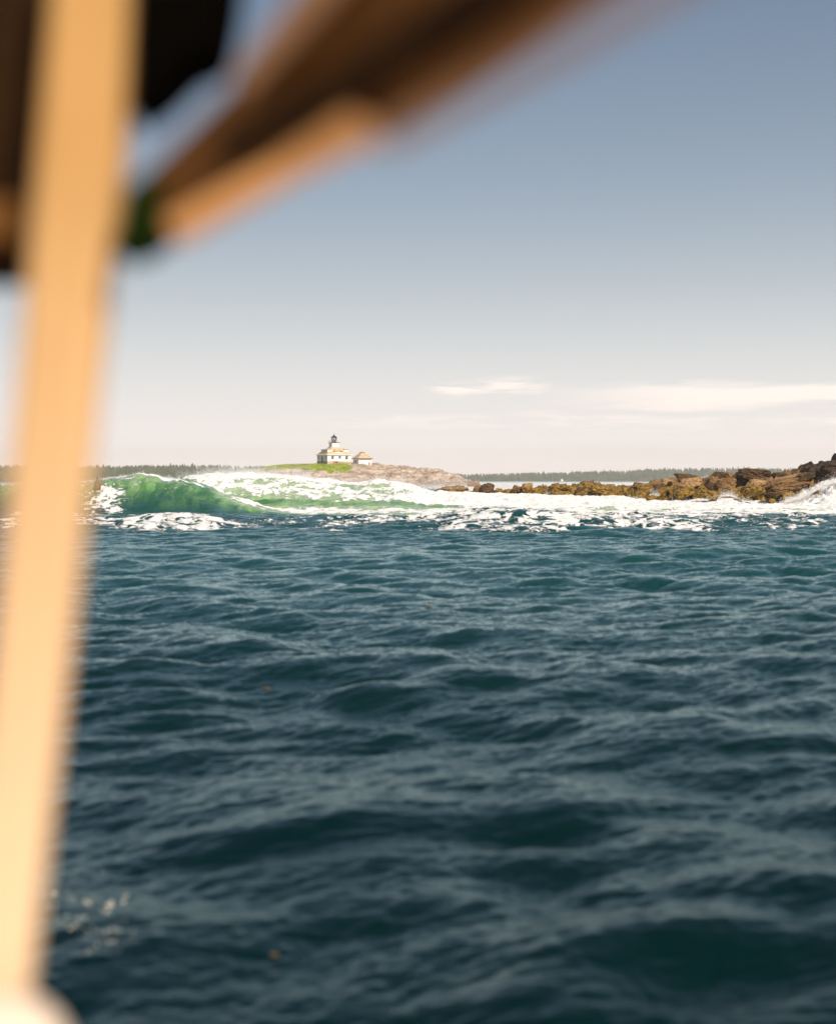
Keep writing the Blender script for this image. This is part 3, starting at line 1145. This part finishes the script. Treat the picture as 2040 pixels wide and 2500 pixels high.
# tiny houses in the far wood
for px_, py_, wd_, lab in ((1370, 1172, 4.5, 'tiny white house low on the far wooded shore near the waterline'),
                           (1520, 1159, 13, 'tiny pale long house high in a clearing of the far wood'),
                           (1507, 1165, 5, 'tiny pale house in the far clearing, below the long house')):
    Dh = 3300 - 40 if py_ > 1165 else 3300 + 150
    p = P(px_, py_, Dh)
    hroot = empty('far_house', (p.x, p.y, p.z - 3), 0.3)
    tag(hroot, lab, 'house', 'far houses in the wood')
    MB().box(-wd_ / 2, wd_ / 2, -3, 3, 0, 4.2).build('wall', M['white_paint'], hroot)
    q = wd_ / 2 + .4
    MB().add([(-q, -3.4, 4.2), (q, -3.4, 4.2), (q, 3.4, 4.2), (-q, 3.4, 4.2), (-q, 0, 6), (q, 0, 6)],
             [(3, 2, 1, 0), (0, 1, 5, 4), (2, 3, 4, 5), (1, 2, 5), (3, 0, 4)]).build('roof', M['shed_shingle'], hroot)


# ------------------------------------------------------------------ ROCK LEDGE
LINE = [(950, 208), (1050, 205), (1300, 195), (1500, 184), (1700, 170), (2040, 155), (2600, 150)]


def ledge_line(px):
    return np.interp(px, [a for a, b in LINE], [b for a, b in LINE])


sky_pts = [(1035, 1222), (1052, 1216), (1070, 1206), (1150, 1203), (1200, 1202), (1250, 1198), (1330, 1192), (1360, 1189), (1440, 1186), (1500, 1186), (1540, 1184),
           (1580, 1183), (1620, 1180), (1680, 1172), (1720, 1168), (1780, 1162), (1850, 1160), (1900, 1158), (1945, 1150), (1960, 1142), (1985, 1131),
           (2010, 1124), (2040, 1119), (2120, 1112), (2300, 1108), (2500, 1130), (2700, 1190)]


def rock_ledge():
    nu, nv = 900, 190
    us = np.linspace(1030, 2700, nu)
    vs = np.linspace(-20, 26, nv)
    U, Vv = np.meshgrid(us, vs)
    Dl = ledge_line(U)
    Y = Dl + Vv
    X = (U - 1020) / FOC * Dl * (1 + Vv / Dl * 0.6)
    py = np.interp(U, [a for a, b in sky_pts], [b for a, b in sky_pts])
    top = EYE + (HOR - py) / FOC * Dl
    fr = sstep(Vv, -19, -1)
    fr = 0.5 * fr + 0.5 * np.clip((Vv + 18) / 17, 0, 1)
    bk = 1 - sstep(Vv, 6, 26)
    top = top - 0.35 + 0.05 * (1 - sstep(U, 1500, 1700))
    base = (top + 0.6) * fr * bk - 0.6
    # tilted slabs: step along a dipping axis
    q = X * 0.42 + Y * 0.16 + 1.1 * perlin(X * 0.12, Y * 0.12)
    c1, f1, f2 = cells(X * 0.30 + 0.1 * Y, Y * 0.34 - 0.1 * X)
    c2, g1, g2 = cells(X * 0.8 + 0.2 * Y, Y * 0.8, 31)
    c3, e1, e2 = cells(X * 2.1, Y * 2.1, 77)
    crack = sstep(f2 - f1, 0.0, 0.16)
    crack2 = sstep(g2 - g1, 0.0, 0.2)
    crack3 = sstep(e2 - e1, 0.0, 0.3)
    saw = q - np.floor(q)
    det = 1.6 * (c1 - 0.5) * crack - 0.8 * (1 - crack) + 0.8 * (c2 - 0.5) * crack2 - 0.4 * (1 - crack2) + 0.16 * (c3 - .5) - .1 * (1 - crack3) + 0.30 * (saw - 0.5) + 0.28 * fbm(X * 0.8, Y * 0.8, None, 5, 0.6)
    damp = np.clip((base + 0.6) / 1.6, 0.1, 1)
    skyl = np.exp(-((Vv - 1) / 5.0) ** 2)
    Z = base + det * damp * (1 - 0.45 * skyl)
    me = np_mesh('rock_ledge', np.stack([X, Y, Z], -1).reshape(-1, 3), grid_faces(nv, nu), smooth=False)
    tag(link('rock_ledge', me, M['ledge']), 'jagged weed-covered rock ledge in the surf, dark at its high end', 'rock ledge', kind='structure')


rock_ledge()


def boulder_mesh(name, seed, sx, sy, sz, planes=11, noise=0.10, taper=0.0, sub=5):
    import bmesh
    bm = bmesh.new()
    bmesh.ops.create_icosphere(bm, subdivisions=sub, radius=1.0)
    d = np.array([v.co[:] for v in bm.verts])
    rs = np.random.RandomState(seed)
    nrm = rs.randn(planes, 3)
    nrm /= np.linalg.norm(nrm, axis=1)[:, None]
    dist = rs.uniform(0.62, 0.92, planes)
    # a rather flat top and faces
    nrm = np.concatenate([nrm, [[0.08, -0.1, 1], [1, -0.3, 0.1], [-1, -0.2, 0.2], [0.1, -1, 0.3]]])
    dist = np.concatenate([dist, [0.78, 0.85, 0.85, 0.8]])
    dt = d @ nrm.T
    rr = np.where(dt > 0.05, dist[None, :] / np.maximum(dt, 0.05), 9.0)
    k = 10.0
    r = -np.log(np.exp(-k * np.minimum(rr, 2.0)).sum(1)) / k
    r = np.clip(r, 0.3, 1.15)
    p = d * r[:, None]
    s = rs.uniform(0, 50)
    n = fbm(p[:, 0] * 1.8 + s, p[:, 1] * 1.8, p[:, 2] * 1.8, 6, 0.65)
    n2 = 1 - np.abs(fbm(p[:, 0] * 1.6 - s, p[:, 1] * 1.6, p[:, 2] * 1.6 + 4, 3)) * 6
    p = p * (1 + noise * n - noise * 0.55 * np.clip(n2, 0, 1))[:, None]
    p = p / np.abs(p).max(0)[None, :]
    if taper:
        p[:, 2] *= np.clip(1 + taper * p[:, 0], 0.15, 2)
    p = p * np.array([sx, sy, sz])[None, :]
    for v, q in zip(bm.verts, p):
        v.co = q
    me = bpy.data.meshes.new(name)
    bm.to_mesh(me)
    bm.free()
    for pl in me.polygons:
        pl.use_smooth = False
    return me


# (left, right, top, bottom in photograph pixels, distance, material, tilt, taper, label)
B = [
    (1050, 1149, 1180, 1216, 203, 'rock_brown', 0.02, 0.45, 'long brown tapered rock at the far left end of the ledge, alone in the surf'),
    (1153, 1177, 1183, 1212, 201, 'rock_brown', 0.1, 0, 'small brown rock wedged between the tapered rock and the round dark rock'),
    (1171, 1207, 1180, 1213, 200, 'rock_umber', -0.1, 0, 'round dark brown rock right of the long tapered rock'),
    (1205, 1228, 1190, 1210, 199, 'rock_weed', 0.05, 0, 'low weedy rubble rock beside the round dark rock'),
    (1226, 1250, 1191, 1210, 199, 'rock_weed', -0.1, 0, 'low weedy rock left of the perched boulder'),
    (1247, 1277, 1184, 1208, 198, 'rock_brown', 0.2, 0, 'squat brown block touching the perched boulder on its left'),
    (1272, 1304, 1176, 1196, 197, 'rock_pale', -0.1, 0, 'pale rounded boulder perched on top of the low ledge'),
    (1276, 1332, 1190, 1214, 192, 'rock_weed', 0.1, 0, 'yellow weedy rock right under the pale perched boulder'),
    (1330, 1396, 1184, 1206, 190, 'rock_weed', 0.0, 0.1, 'low mound of olive weed right of the perched boulder'),
    (1336, 1397, 1198, 1216, 183, 'rock_weed', 0.05, 0, 'flat ochre slab at the foot of the olive mound, awash in foam'),
    (1400, 1440, 1186, 1214, 186, 'rock_umber', -0.2, 0, 'dark cleft rock midway along the flat part of the ledge'),
    (1438, 1500, 1184, 1208, 184, 'rock_weed', 0.1, 0.1, 'broad ochre slab at the right part of the flat ledge'),
    (1542, 1577, 1175, 1196, 180, 'rock_brown', 0.1, 0, 'brown boulder with a peaked top at the left of the stepped rocks'),
    (1592, 1614, 1180, 1206, 176, 'rock_umber', 0.0, 0, 'narrow dark rock just left of the pale egg-shaped boulder'),
    (1609, 1644, 1169, 1190, 174, 'rock_pale', 0.15, 0, 'pale egg-shaped boulder below the big dark angular boulder'),
    (1641, 1708, 1153, 1182, 172, 'rock_umber', 0.12, -0.2, 'big dark angular boulder on the skyline left of the spray gap'),
    (1648, 1714, 1166, 1192, 168, 'rock_pale', -0.25, 0, 'long pale slab lying under the big dark angular boulder'),
    (1735, 1770, 1148, 1169, 170, 'rock_umber', 0.0, 0, 'dark rounded boulder on the skyline right of the spray gap'),
    (1722, 1756, 1176, 1198, 162, 'rock_umber', 0.2, 0, 'dark shadowed rock left of the square block'),
    (1748, 1797, 1164, 1195, 161, 'rock_brown', -0.05, 0, 'square-edged brown block standing in the middle of the weedy rocks'),
    (1762, 1812, 1155, 1176, 168, 'rock_brown', 0.2, 0, 'brown rock behind the square-edged block'),
    (1790, 1892, 1144, 1178, 165, 'rock_umber', 0.02, 0, 'large dark streaked rock mass with a long level top'),
    (1880, 1924, 1150, 1168, 164, 'rock_umber', 0.0, 0, 'low dark rock between the streaked mass and the high dark bluff'),
    (1822, 1872, 1170, 1188, 156, 'rock_pale', 0.1, 0, 'pale rounded slab in front of the large streaked rock'),
    (1858, 1950, 1171, 1188, 154, 'rock_brown', -0.24, 0.2, 'middle of three brown slabs dipping left below the dark bluff'),
    (1862, 1985, 1181, 1199, 152, 'rock_brown', -0.22, 0.2, 'lowest of three brown slabs dipping left, just above the splash'),
    (1872, 1978, 1159, 1174, 158, 'rock_pale', -0.26, 0.2, 'topmost pale slab of three dipping left below the dark bluff'),
    (1925, 1990, 1150, 1180, 157, 'rock_umber', -0.3, 0, 'dark rock between the dipping slabs and the high dark bluff'),
    (1955, 2040, 1128, 1172, 158, 'rock_dark', -0.25, 0, 'high dark bluff rock with rounded shoulders beside the splash'),
    (1995, 2120, 1116, 1170, 156, 'rock_dark', -0.12, 0, 'highest dark bluff rock cut by the right edge of the photo'),
    (1810, 1870, 1178, 1212, 150, 'rock_weed', 0.0, 0, 'weed-hung rock with shaggy front below the pale rounded slab'),
    (1640, 1700, 1190, 1216, 156, 'rock_weed', -0.3, 0, 'long weedy rock sloping down left to the foam'),
    (1700, 1756, 1196, 1220, 151, 'rock_weed', 0.1, 0, 'shaggy ochre rock above the foam below the dark shadowed rock'),
    (1574, 1602, 1210, 1222, 150, 'rock_weed', -0.2, 0, 'small dark weedy rock isolated in the foam near the sloping rock'),
    (1874, 1892, 1217, 1231, 148, 'rock_weed', 0.1, 0, 'small brown rock poking out of the white splash'),
]
for i, (x0, x1, y0, y1, D, mat, tilt, taper, lab) in enumerate(B):
    sx = (x1 - x0) / 2 / FOC * D
    sz = (y1 - y0) / 2 / FOC * D
    D = D - 5.0
    c = P((x0 + x1) / 2, (y0 + y1) / 2, D)
    sy = min(max(sx * 0.8, sz), 2.6)
    me = boulder_mesh('rock', 100 + i * 7, sx * 1.04, sy, sz * 1.05, 10, 0.30, taper, 5)
    o = link('rock', me, M[mat])
    o.location = c
    o.rotation_euler = (0, tilt, 0)
    tag(o, lab, 'rock', 'rocks of the ledge')


# ------------------------------------------------------------------ SPRAY
def spray():
    rs = np.random.RandomState(9)
    P_ = []
    S_ = []

    def cloud(n, x0, x1, yfun, spread, D, Dj, size, edge=0.0):
        px = rs.uniform(x0, x1, n)
        if edge:
            px = np.where(rs.rand(n) < .5, px, (x0 + x1) / 2 + rs.randn(n) * (x1 - x0) / 5)
        py = yfun(px)
        d = D + rs.randn(n) * Dj
        clump = 0.25 + 1.6 * np.clip(fbm(px * 0.05, d * 0.3, None, 4, 0.7) + 0.3, 0, 1)
        up = -np.minimum(rs.exponential(1.0, n), 3.2) * spread * clump + rs.rand(n) * 4
        y = py + up
        X = (px - 1020) / FOC * d
        Z = EYE + (HOR - y) / FOC * d
        P_.append(np.stack([X, d, Z], -1))
        S_.append(np.minimum(rs.exponential(1.0, n), 2.0) * size + size * 0.5)

    wc = lambda px: np.interp(px, [430, 450, 520, 580, 640, 690, 730, 780, 840, 880, 910, 960, 1000], [1172, 1168, 1163, 1161, 1164, 1169, 1167, 1176, 1182, 1184, 1179, 1181, 1190])
    cloud(60000, 430, 1010, wc, 7.0, 152, 3.0, 0.018)
    cloud(150000, 480, 760, wc, 13.0, 156, 4.0, 0.012, 1)
    gc = lambda px: np.interp(px, [200, 215, 260, 300, 345, 375, 400, 440], [1176, 1176, 1169, 1163, 1160, 1163, 1167, 1170])
    cloud(16000, 200, 440, gc, 2.6, 126.6, 0.4, 0.016)
    cloud(5000, 325, 352, gc, 5.0, 126.6, 0.4, 0.016)
    # low mist in front of the island
    cloud(50000, 620, 1140, lambda px: 1190 + 0 * px, 10.0, 240, 25, 0.03)
    # splashes on the ledge
    rc = lambda px: np.interp(px, [1060, 1300, 1400, 1560, 1600, 1700, 1760, 1780, 1800, 1860, 1900, 1960, 2000, 2040, 2200], [1214, 1214, 1217, 1218, 1228, 1224, 1210, 1208, 1216, 1230, 1228, 1212, 1190, 1174, 1164])
    cloud(22000, 1060, 2100, rc, 3.0, 146, 1.5, 0.02)
    cloud(110000, 1915, 2200, rc, 4.0, 146, 2.0, 0.014)
    cloud(9000, 1900, 2200, rc, 8.0, 146, 1.5, 0.022)
    cloud(2500, 1755, 1800, rc, 6.0, 147, 1.0, 0.02, 1)
    cloud(1600, 1322, 1345, lambda px: 1212 + 0 * px, 6.0, 180, 0.5, 0.024, 1)
    cloud(1600, 1706, 1738, lambda px: 1170 + 0 * px, 5.0, 176, 0.7, 0.022, 1)
    cloud(1000, 1585, 1610, lambda px: 1208 + 0 * px, 6.0, 165, 0.7, 0.022, 1)
    Q = np.concatenate(P_)
    S = np.concatenate(S_)
    n = len(Q)
    tri = rs.randn(n, 3, 3)
    tri /= np.linalg.norm(tri, axis=2)[:, :, None]
    V = Q[:, None, :] + tri * S[:, None, None]
    F = np.arange(n * 3).reshape(n, 3)
    me = np_mesh('spray', V.reshape(-1, 3), F, smooth=False)
    m = bpy.data.materials.new('spray_drops')
    m.use_nodes = True
    t = NT(m.node_tree)
    m.node_tree.nodes.clear()
    a = t.n('ShaderNodeBsdfDiffuse')
    a.inputs[0].default_value = (0.92, 0.89, 0.86, 1)
    b = t.n('ShaderNodeBsdfTranslucent')
    b.inputs[0].default_value = (0.92, 0.89, 0.86, 1)
    mx = t.n('ShaderNodeMixShader')
    mx.inputs[0].default_value = 0.5
    t.l(a.outputs[0], mx.inputs[1])
    t.l(b.outputs[0], mx.inputs[2])
    o_ = t.n('ShaderNodeOutputMaterial')
    t.l(mx.outputs[0], o_.inputs[0])
    tag(link('spray', me, m), 'white spray drops thrown up by the surf', 'spray', kind='stuff')


spray()


# ------------------------------------------------------------------ small floating things
def floaters():
    # dark buoy beside the green wave
    p = P(238, 1190, 121.5)
    r = empty('buoy', p)
    tag(r, 'small dark pointed buoy floating at the left of the green breaker', 'buoy')
    MB().lathe(0, 0, [(0.05, -0.35), (0.26, -0.25), (0.30, 0.0), (0.26, 0.2), (0.10, 0.55)], 12).build('float', M['dark_trim'], r, True)
    MB().lathe(0, 0, [(0.05, 0.5), (0.045, 0.85)], 8).build('spindle', M['black_iron'], r)
    wm = simple('kelp', (0.12, 0.075, 0.03), 0.4, 0.3, 8)
    for i, (px, py, s, lab) in enumerate(((650, 1668, 0.035, 'tan scrap of seaweed floating in the middle distance, left of centre'),
                                          (1047, 1489, 0.05, 'tan scrap of seaweed floating farther out near the centre'),
                                          (672, 2322, 0.022, 'tan scrap of seaweed on a wave crest at the bottom of the photo'))):
        D = EYE * FOC / (py - HOR)
        q = P(px, py, D)
        rs = np.random.RandomState(i)
        mb = MB()
        for k in range(5):
            a0 = rs.uniform(0, 6.28)
            pts = [Vector((rs.uniform(-.3, .3) * s + math.cos(a0) * s * 1.2 * u, math.sin(a0) * s * u, s * (0.25 + 0.3 * math.sin(u * 3 + k)))) for u in np.linspace(-1, 1, 6)]
            mb.tube(pts, s * 0.16, 6)
        o = mb.build('seaweed', wm, None, True)
        o.location = (q.x, q.y, q.z + 0.05)
        tag(o, lab, 'seaweed', 'scraps of seaweed on the water')


floaters()


def foam_flecks():
    rs = np.random.RandomState(21)
    spots = [(285, 2185, 6, 1.0), (382, 2198, 4, .8), (445, 2225, 5, 1.0), (505, 2210, 3, .8), (565, 2225, 9, 1.5), (548, 2245, 4, 1.0), (140, 2185, 5, 1), (330, 2168, 3, .8), (300, 2250, 3, .7),
             (360, 2265, 4, .8), (432, 2277, 5, .9), (395, 2310, 4, .9), (350, 2300, 3, .8), (310, 2290, 3, .7), (470, 2305, 3, .8), (520, 2315, 3, .7), (367, 2312, 4, 1),
             (568, 2312, 5, 1.0), (600, 2312, 3, .8), (570, 2338, 5, 1.0), (486, 2364, 4, .9), (640, 2290, 2, .7), (648, 2350, 2, .8), (450, 2210, 3, .7), (700, 2320, 3, .8), (395, 2120, 2, .6), (660, 2170, 4, .9), (535, 2105, 2, .6), (280, 2230, 3, .7)]
    vs, fs = [], []
    wv = bpy.data.objects['water'].data
    for (u_, py, n, k) in spots:
        px = 0.461 * u_
        D = EYE * FOC / (py - HOR)
        for q in range(n):
            x = PX(px, D) + rs.randn() * 0.018 * k
            y = D + rs.randn() * 0.05 * k
            r = rs.uniform(0.003, 0.0065) * k
            ok, loc, nor, idx = water_hit(x, y)
            z = loc.z + r * 0.4 if ok else 0.05
            b0 = len(vs)
            for a in range(6):
                vs.append((x + r * math.cos(a * 1.047), y + r * math.sin(a * 1.047), z - r * 0.5))
            for a in range(6):
                vs.append((x + .7 * r * math.cos(a * 1.047), y + .7 * r * math.sin(a * 1.047), z + r * 0.25))
            vs.append((x, y, z + r * 0.55))
            for a in range(6):
                c = (a + 1) % 6
                fs += [(b0 + a, b0 + c, b0 + 6 + c), (b0 + a, b0 + 6 + c, b0 + 6 + a), (b0 + 6 + a, b0 + 6 + c, b0 + 12)]
    me = np_mesh('foam_flecks', np.array(vs), np.array(fs), True)
    tag(link('foam_flecks', me, simple('foam_bubbles', (0.70, 0.56, 0.42), 0.3, 0.05, 9, 0.5)), 'flecks of pale foam on the dark water at the lower left', 'foam', kind='stuff')


_near = None


def water_hit(x, y):
    global _near
    if _near is None:
        from mathutils.bvhtree import BVHTree
        me = bpy.data.objects['water'].data
        co = np.empty(len(me.vertices) * 3, dtype=np.float32)
        me.vertices.foreach_get('co', co)
        co = co.reshape(-1, 3)
        fv = np.empty(len(me.polygons) * 4, dtype=np.int32)
        me.loops.foreach_get('vertex_index', fv)
        fv = fv.reshape(-1, 4)
        c0 = co[fv[:, 0]]
        sel = fv[(c0[:, 1] > 5) & (c0[:, 1] < 35) & (np.abs(c0[:, 0]) < 5)]
        used, inv = np.unique(sel, return_inverse=True)
        _near = BVHTree.FromPolygons(co[used].tolist(), inv.reshape(-1, 4).tolist())
    loc, nor, idx, d = _near.ray_cast(Vector((x, y, 5)), Vector((0, 0, -1)))
    return loc is not None, loc, nor, idx


foam_flecks()
for o in [o for o in C.objects if o.name.startswith('seaweed')]:
    ok, loc, nor, idx = water_hit(o.location.x, o.location.y)
    if ok:
        o.location.z = loc.z + 0.004


# ------------------------------------------------------------------ BOAT in front of the lens
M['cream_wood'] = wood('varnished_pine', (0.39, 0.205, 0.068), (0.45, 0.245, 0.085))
# base colour grows paler towards the foot of the post
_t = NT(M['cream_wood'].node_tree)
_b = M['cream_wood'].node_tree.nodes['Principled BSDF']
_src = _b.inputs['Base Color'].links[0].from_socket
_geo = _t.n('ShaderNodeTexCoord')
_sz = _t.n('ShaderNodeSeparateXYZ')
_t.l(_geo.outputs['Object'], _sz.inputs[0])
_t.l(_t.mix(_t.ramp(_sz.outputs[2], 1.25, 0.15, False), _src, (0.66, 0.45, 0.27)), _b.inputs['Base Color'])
M['tan_wood'] = wood('tan_wood', (0.62, 0.28, 0.09), (0.70, 0.34, 0.12), (3, 14, 14))
M['dark_wood'] = wood('dark_wood', (0.014, 0.006, 0.0015), (0.026, 0.010, 0.002), (3, 14, 14))
M['brown_wood'] = wood('brown_wood', (0.085, 0.034, 0.008), (0.13, 0.052, 0.012), (3, 14, 14))
M['grey_wood'] = wood('grey_wood', (0.26, 0.13, 0.06), (0.33, 0.18, 0.09), (3, 14, 14))
M['black_paint'] = simple('black_paint', (0.002, 0.0015, 0.001), 0.9, 0.2, 9, 0.0)
M['green_paint'] = simple('green_paint', (0.006, 0.012, 0.002), 0.9, 0.2, 9, 0.0)
M['white_gel'] = simple('white_gelcoat', (0.66, 0.50, 0.38), 0.3, 0.03, 9)


def solid(name, mat, parent, pts_near, depth, bevel=0.008):
    """a timber of real depth: outline [(px, py, D)] of its near face (clockwise seen from the lens), carried back by depth metres"""
    near = [P(*q) for q in pts_near]
    far = [p + Vector((0, depth, 0)) for p in near]
    n = len(near)
    org = parent.location
    vs = [p - org for p in near + far]
    fs = [tuple(range(n)), tuple(range(2 * n - 1, n - 1, -1))]
    for i in range(n):
        j = (i + 1) % n
        fs.append((i, n + i, n + j, j))
    mb = MB()
    mb.add(vs, fs)
    o = mb.build(name, mat, parent, False, bevel, 3)
    import bmesh
    bm = bmesh.new()
    bm.from_mesh(o.data)
    bmesh.ops.recalc_face_normals(bm, faces=bm.faces)
    bm.to_mesh(o.data)
    bm.free()
    return o


def boat_frame():
    base = P(10, 2700, 2.0)
    root = empty('boat_frame', base)
    tag(root, 'blurred wooden boat frame close by, a cream post with dark diagonal beam', 'boat frame')
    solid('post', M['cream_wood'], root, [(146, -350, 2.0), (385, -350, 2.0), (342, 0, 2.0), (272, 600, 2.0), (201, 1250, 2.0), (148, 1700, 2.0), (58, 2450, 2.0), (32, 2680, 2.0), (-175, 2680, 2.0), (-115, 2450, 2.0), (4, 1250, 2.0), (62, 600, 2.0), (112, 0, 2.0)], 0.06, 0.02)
    # the diagonal timbers come towards the lens at the right
    def dl(px, near=0.0):
        return max(0.85, 1.98 - 0.00055 * (px - 325) - near)

    def timber(name, mat, pts, near, depth, bevel=0.006):
        solid(name, M[mat], root, [(x, y, dl(x, near)) for x, y in pts], depth, bevel)
    timber('diagonal_beam', 'brown_wood', [(325, 445), (770, 10), (1010, -260), (1750, -260), (1330, 20), (940, 280), (420, 560)], 0.0, 0.08)
    timber('dark_strip', 'dark_wood', [(520, 360), (700, 230), (1000, 50), (1330, -200), (1560, -200), (1180, 60), (910, 235), (560, 405)], 0.03, 0.02, 0.004)
    timber('batten', 'tan_wood', [(395, 535), (640, 400), (850, 260), (960, 310), (720, 425), (430, 590)], 0.03, 0.04)
    timber('lower_rail', 'grey_wood', [(900, 325), (1300, 105), (1760, -180), (1860, -180), (1370, 120), (950, 350)], 0.33, 0.03, 0.004)
    timber('upper_rail', 'grey_wood', [(560, 190), (720, -20), (900, -240), (1010, -240), (820, -10), (600, 220)], 0.06, 0.03, 0.004)
    solid('black_block', M['black_paint'], root, [(322, -260, 1.97), (590, -260, 1.97), (562, 0, 1.97), (535, 130, 1.97), (460, 160, 1.97), (395, 225, 1.97), (310, 285, 1.97)], 0.14, 0.02)
    solid('green_block', M['green_paint'], root, [(305, 440, 1.94), (400, 410, 1.94), (410, 560, 1.94), (345, 615, 1.94), (270, 625, 1.94)], 0.10, 0.012)
    solid('side_panel', M['dark_wood'], root, [(-420, -300, 2.16), (150, -300, 2.16), (130, 500, 2.16), (70, 690, 2.16), (-420, 690, 2.16)], 0.05)
    solid('panel_rail', M['brown_wood'], root, [(-420, 480, 2.11), (64, 480, 2.11), (52, 590, 2.11), (-420, 590, 2.11)], 0.04)
    # rounded white rail the post stands on
    mb = MB()
    c = P(-60, 2590, 1.95) - base
    n = 28
    rings = []
    pts = []
    Rr = 0.087
    for k in range(15):
        xx = -0.35 + k / 14 * 0.40 if k < 8 else None
    prof = [(-0.45, Rr)] + [(-0.02, Rr)]
    for k in range(1, 9):
        a = k / 8 * math.pi / 2
        prof.append((-0.02 + math.sin(a) * Rr, max(math.cos(a) * Rr, 0.004)))
    vs, fs = [], []
    for (xx, r) in prof:
        for i in range(n):
            a = 2 * math.pi * i / n
            vs.append((c.x + 0.055 + xx, c.y + r * math.cos(a), c.z + r * math.sin(a)))
    for k in range(len(prof) - 1):
        for i in range(n):
            j = (i + 1) % n
            fs.append((k * n + i, k * n + j, (k + 1) * n + j, (k + 1) * n + i))
    fs.append(tuple(range(n)))
    fs.append(tuple(range(len(prof) * n - 1, (len(prof) - 1) * n - 1, -1)))
    mb.add(vs, fs)
    mb.build('rail_cap', M['white_gel'], root, True)


boat_frame()

# ------------------------------------------------------------------ haze
hz = MB().box(-3600, 3600, -60, 3900, -3.0, 75).build('haze', None)
tag(hz, 'thin sea haze that pales the far shore', 'haze', kind='stuff')
mh = bpy.data.materials.new('haze')
mh.use_nodes = True
th = NT(mh.node_tree)
mh.node_tree.nodes.clear()
pv = th.n('ShaderNodeVolumePrincipled')
pv.inputs['Color'].default_value = (0.95, 0.93, 0.90, 1)
pv.inputs['Density'].default_value = 0.00015
pv.inputs['Anisotropy'].default_value = 0.0
oo = th.n('ShaderNodeOutputMaterial')
th.l(pv.outputs[0], oo.inputs['Volume'])
hz.data.materials.append(mh)
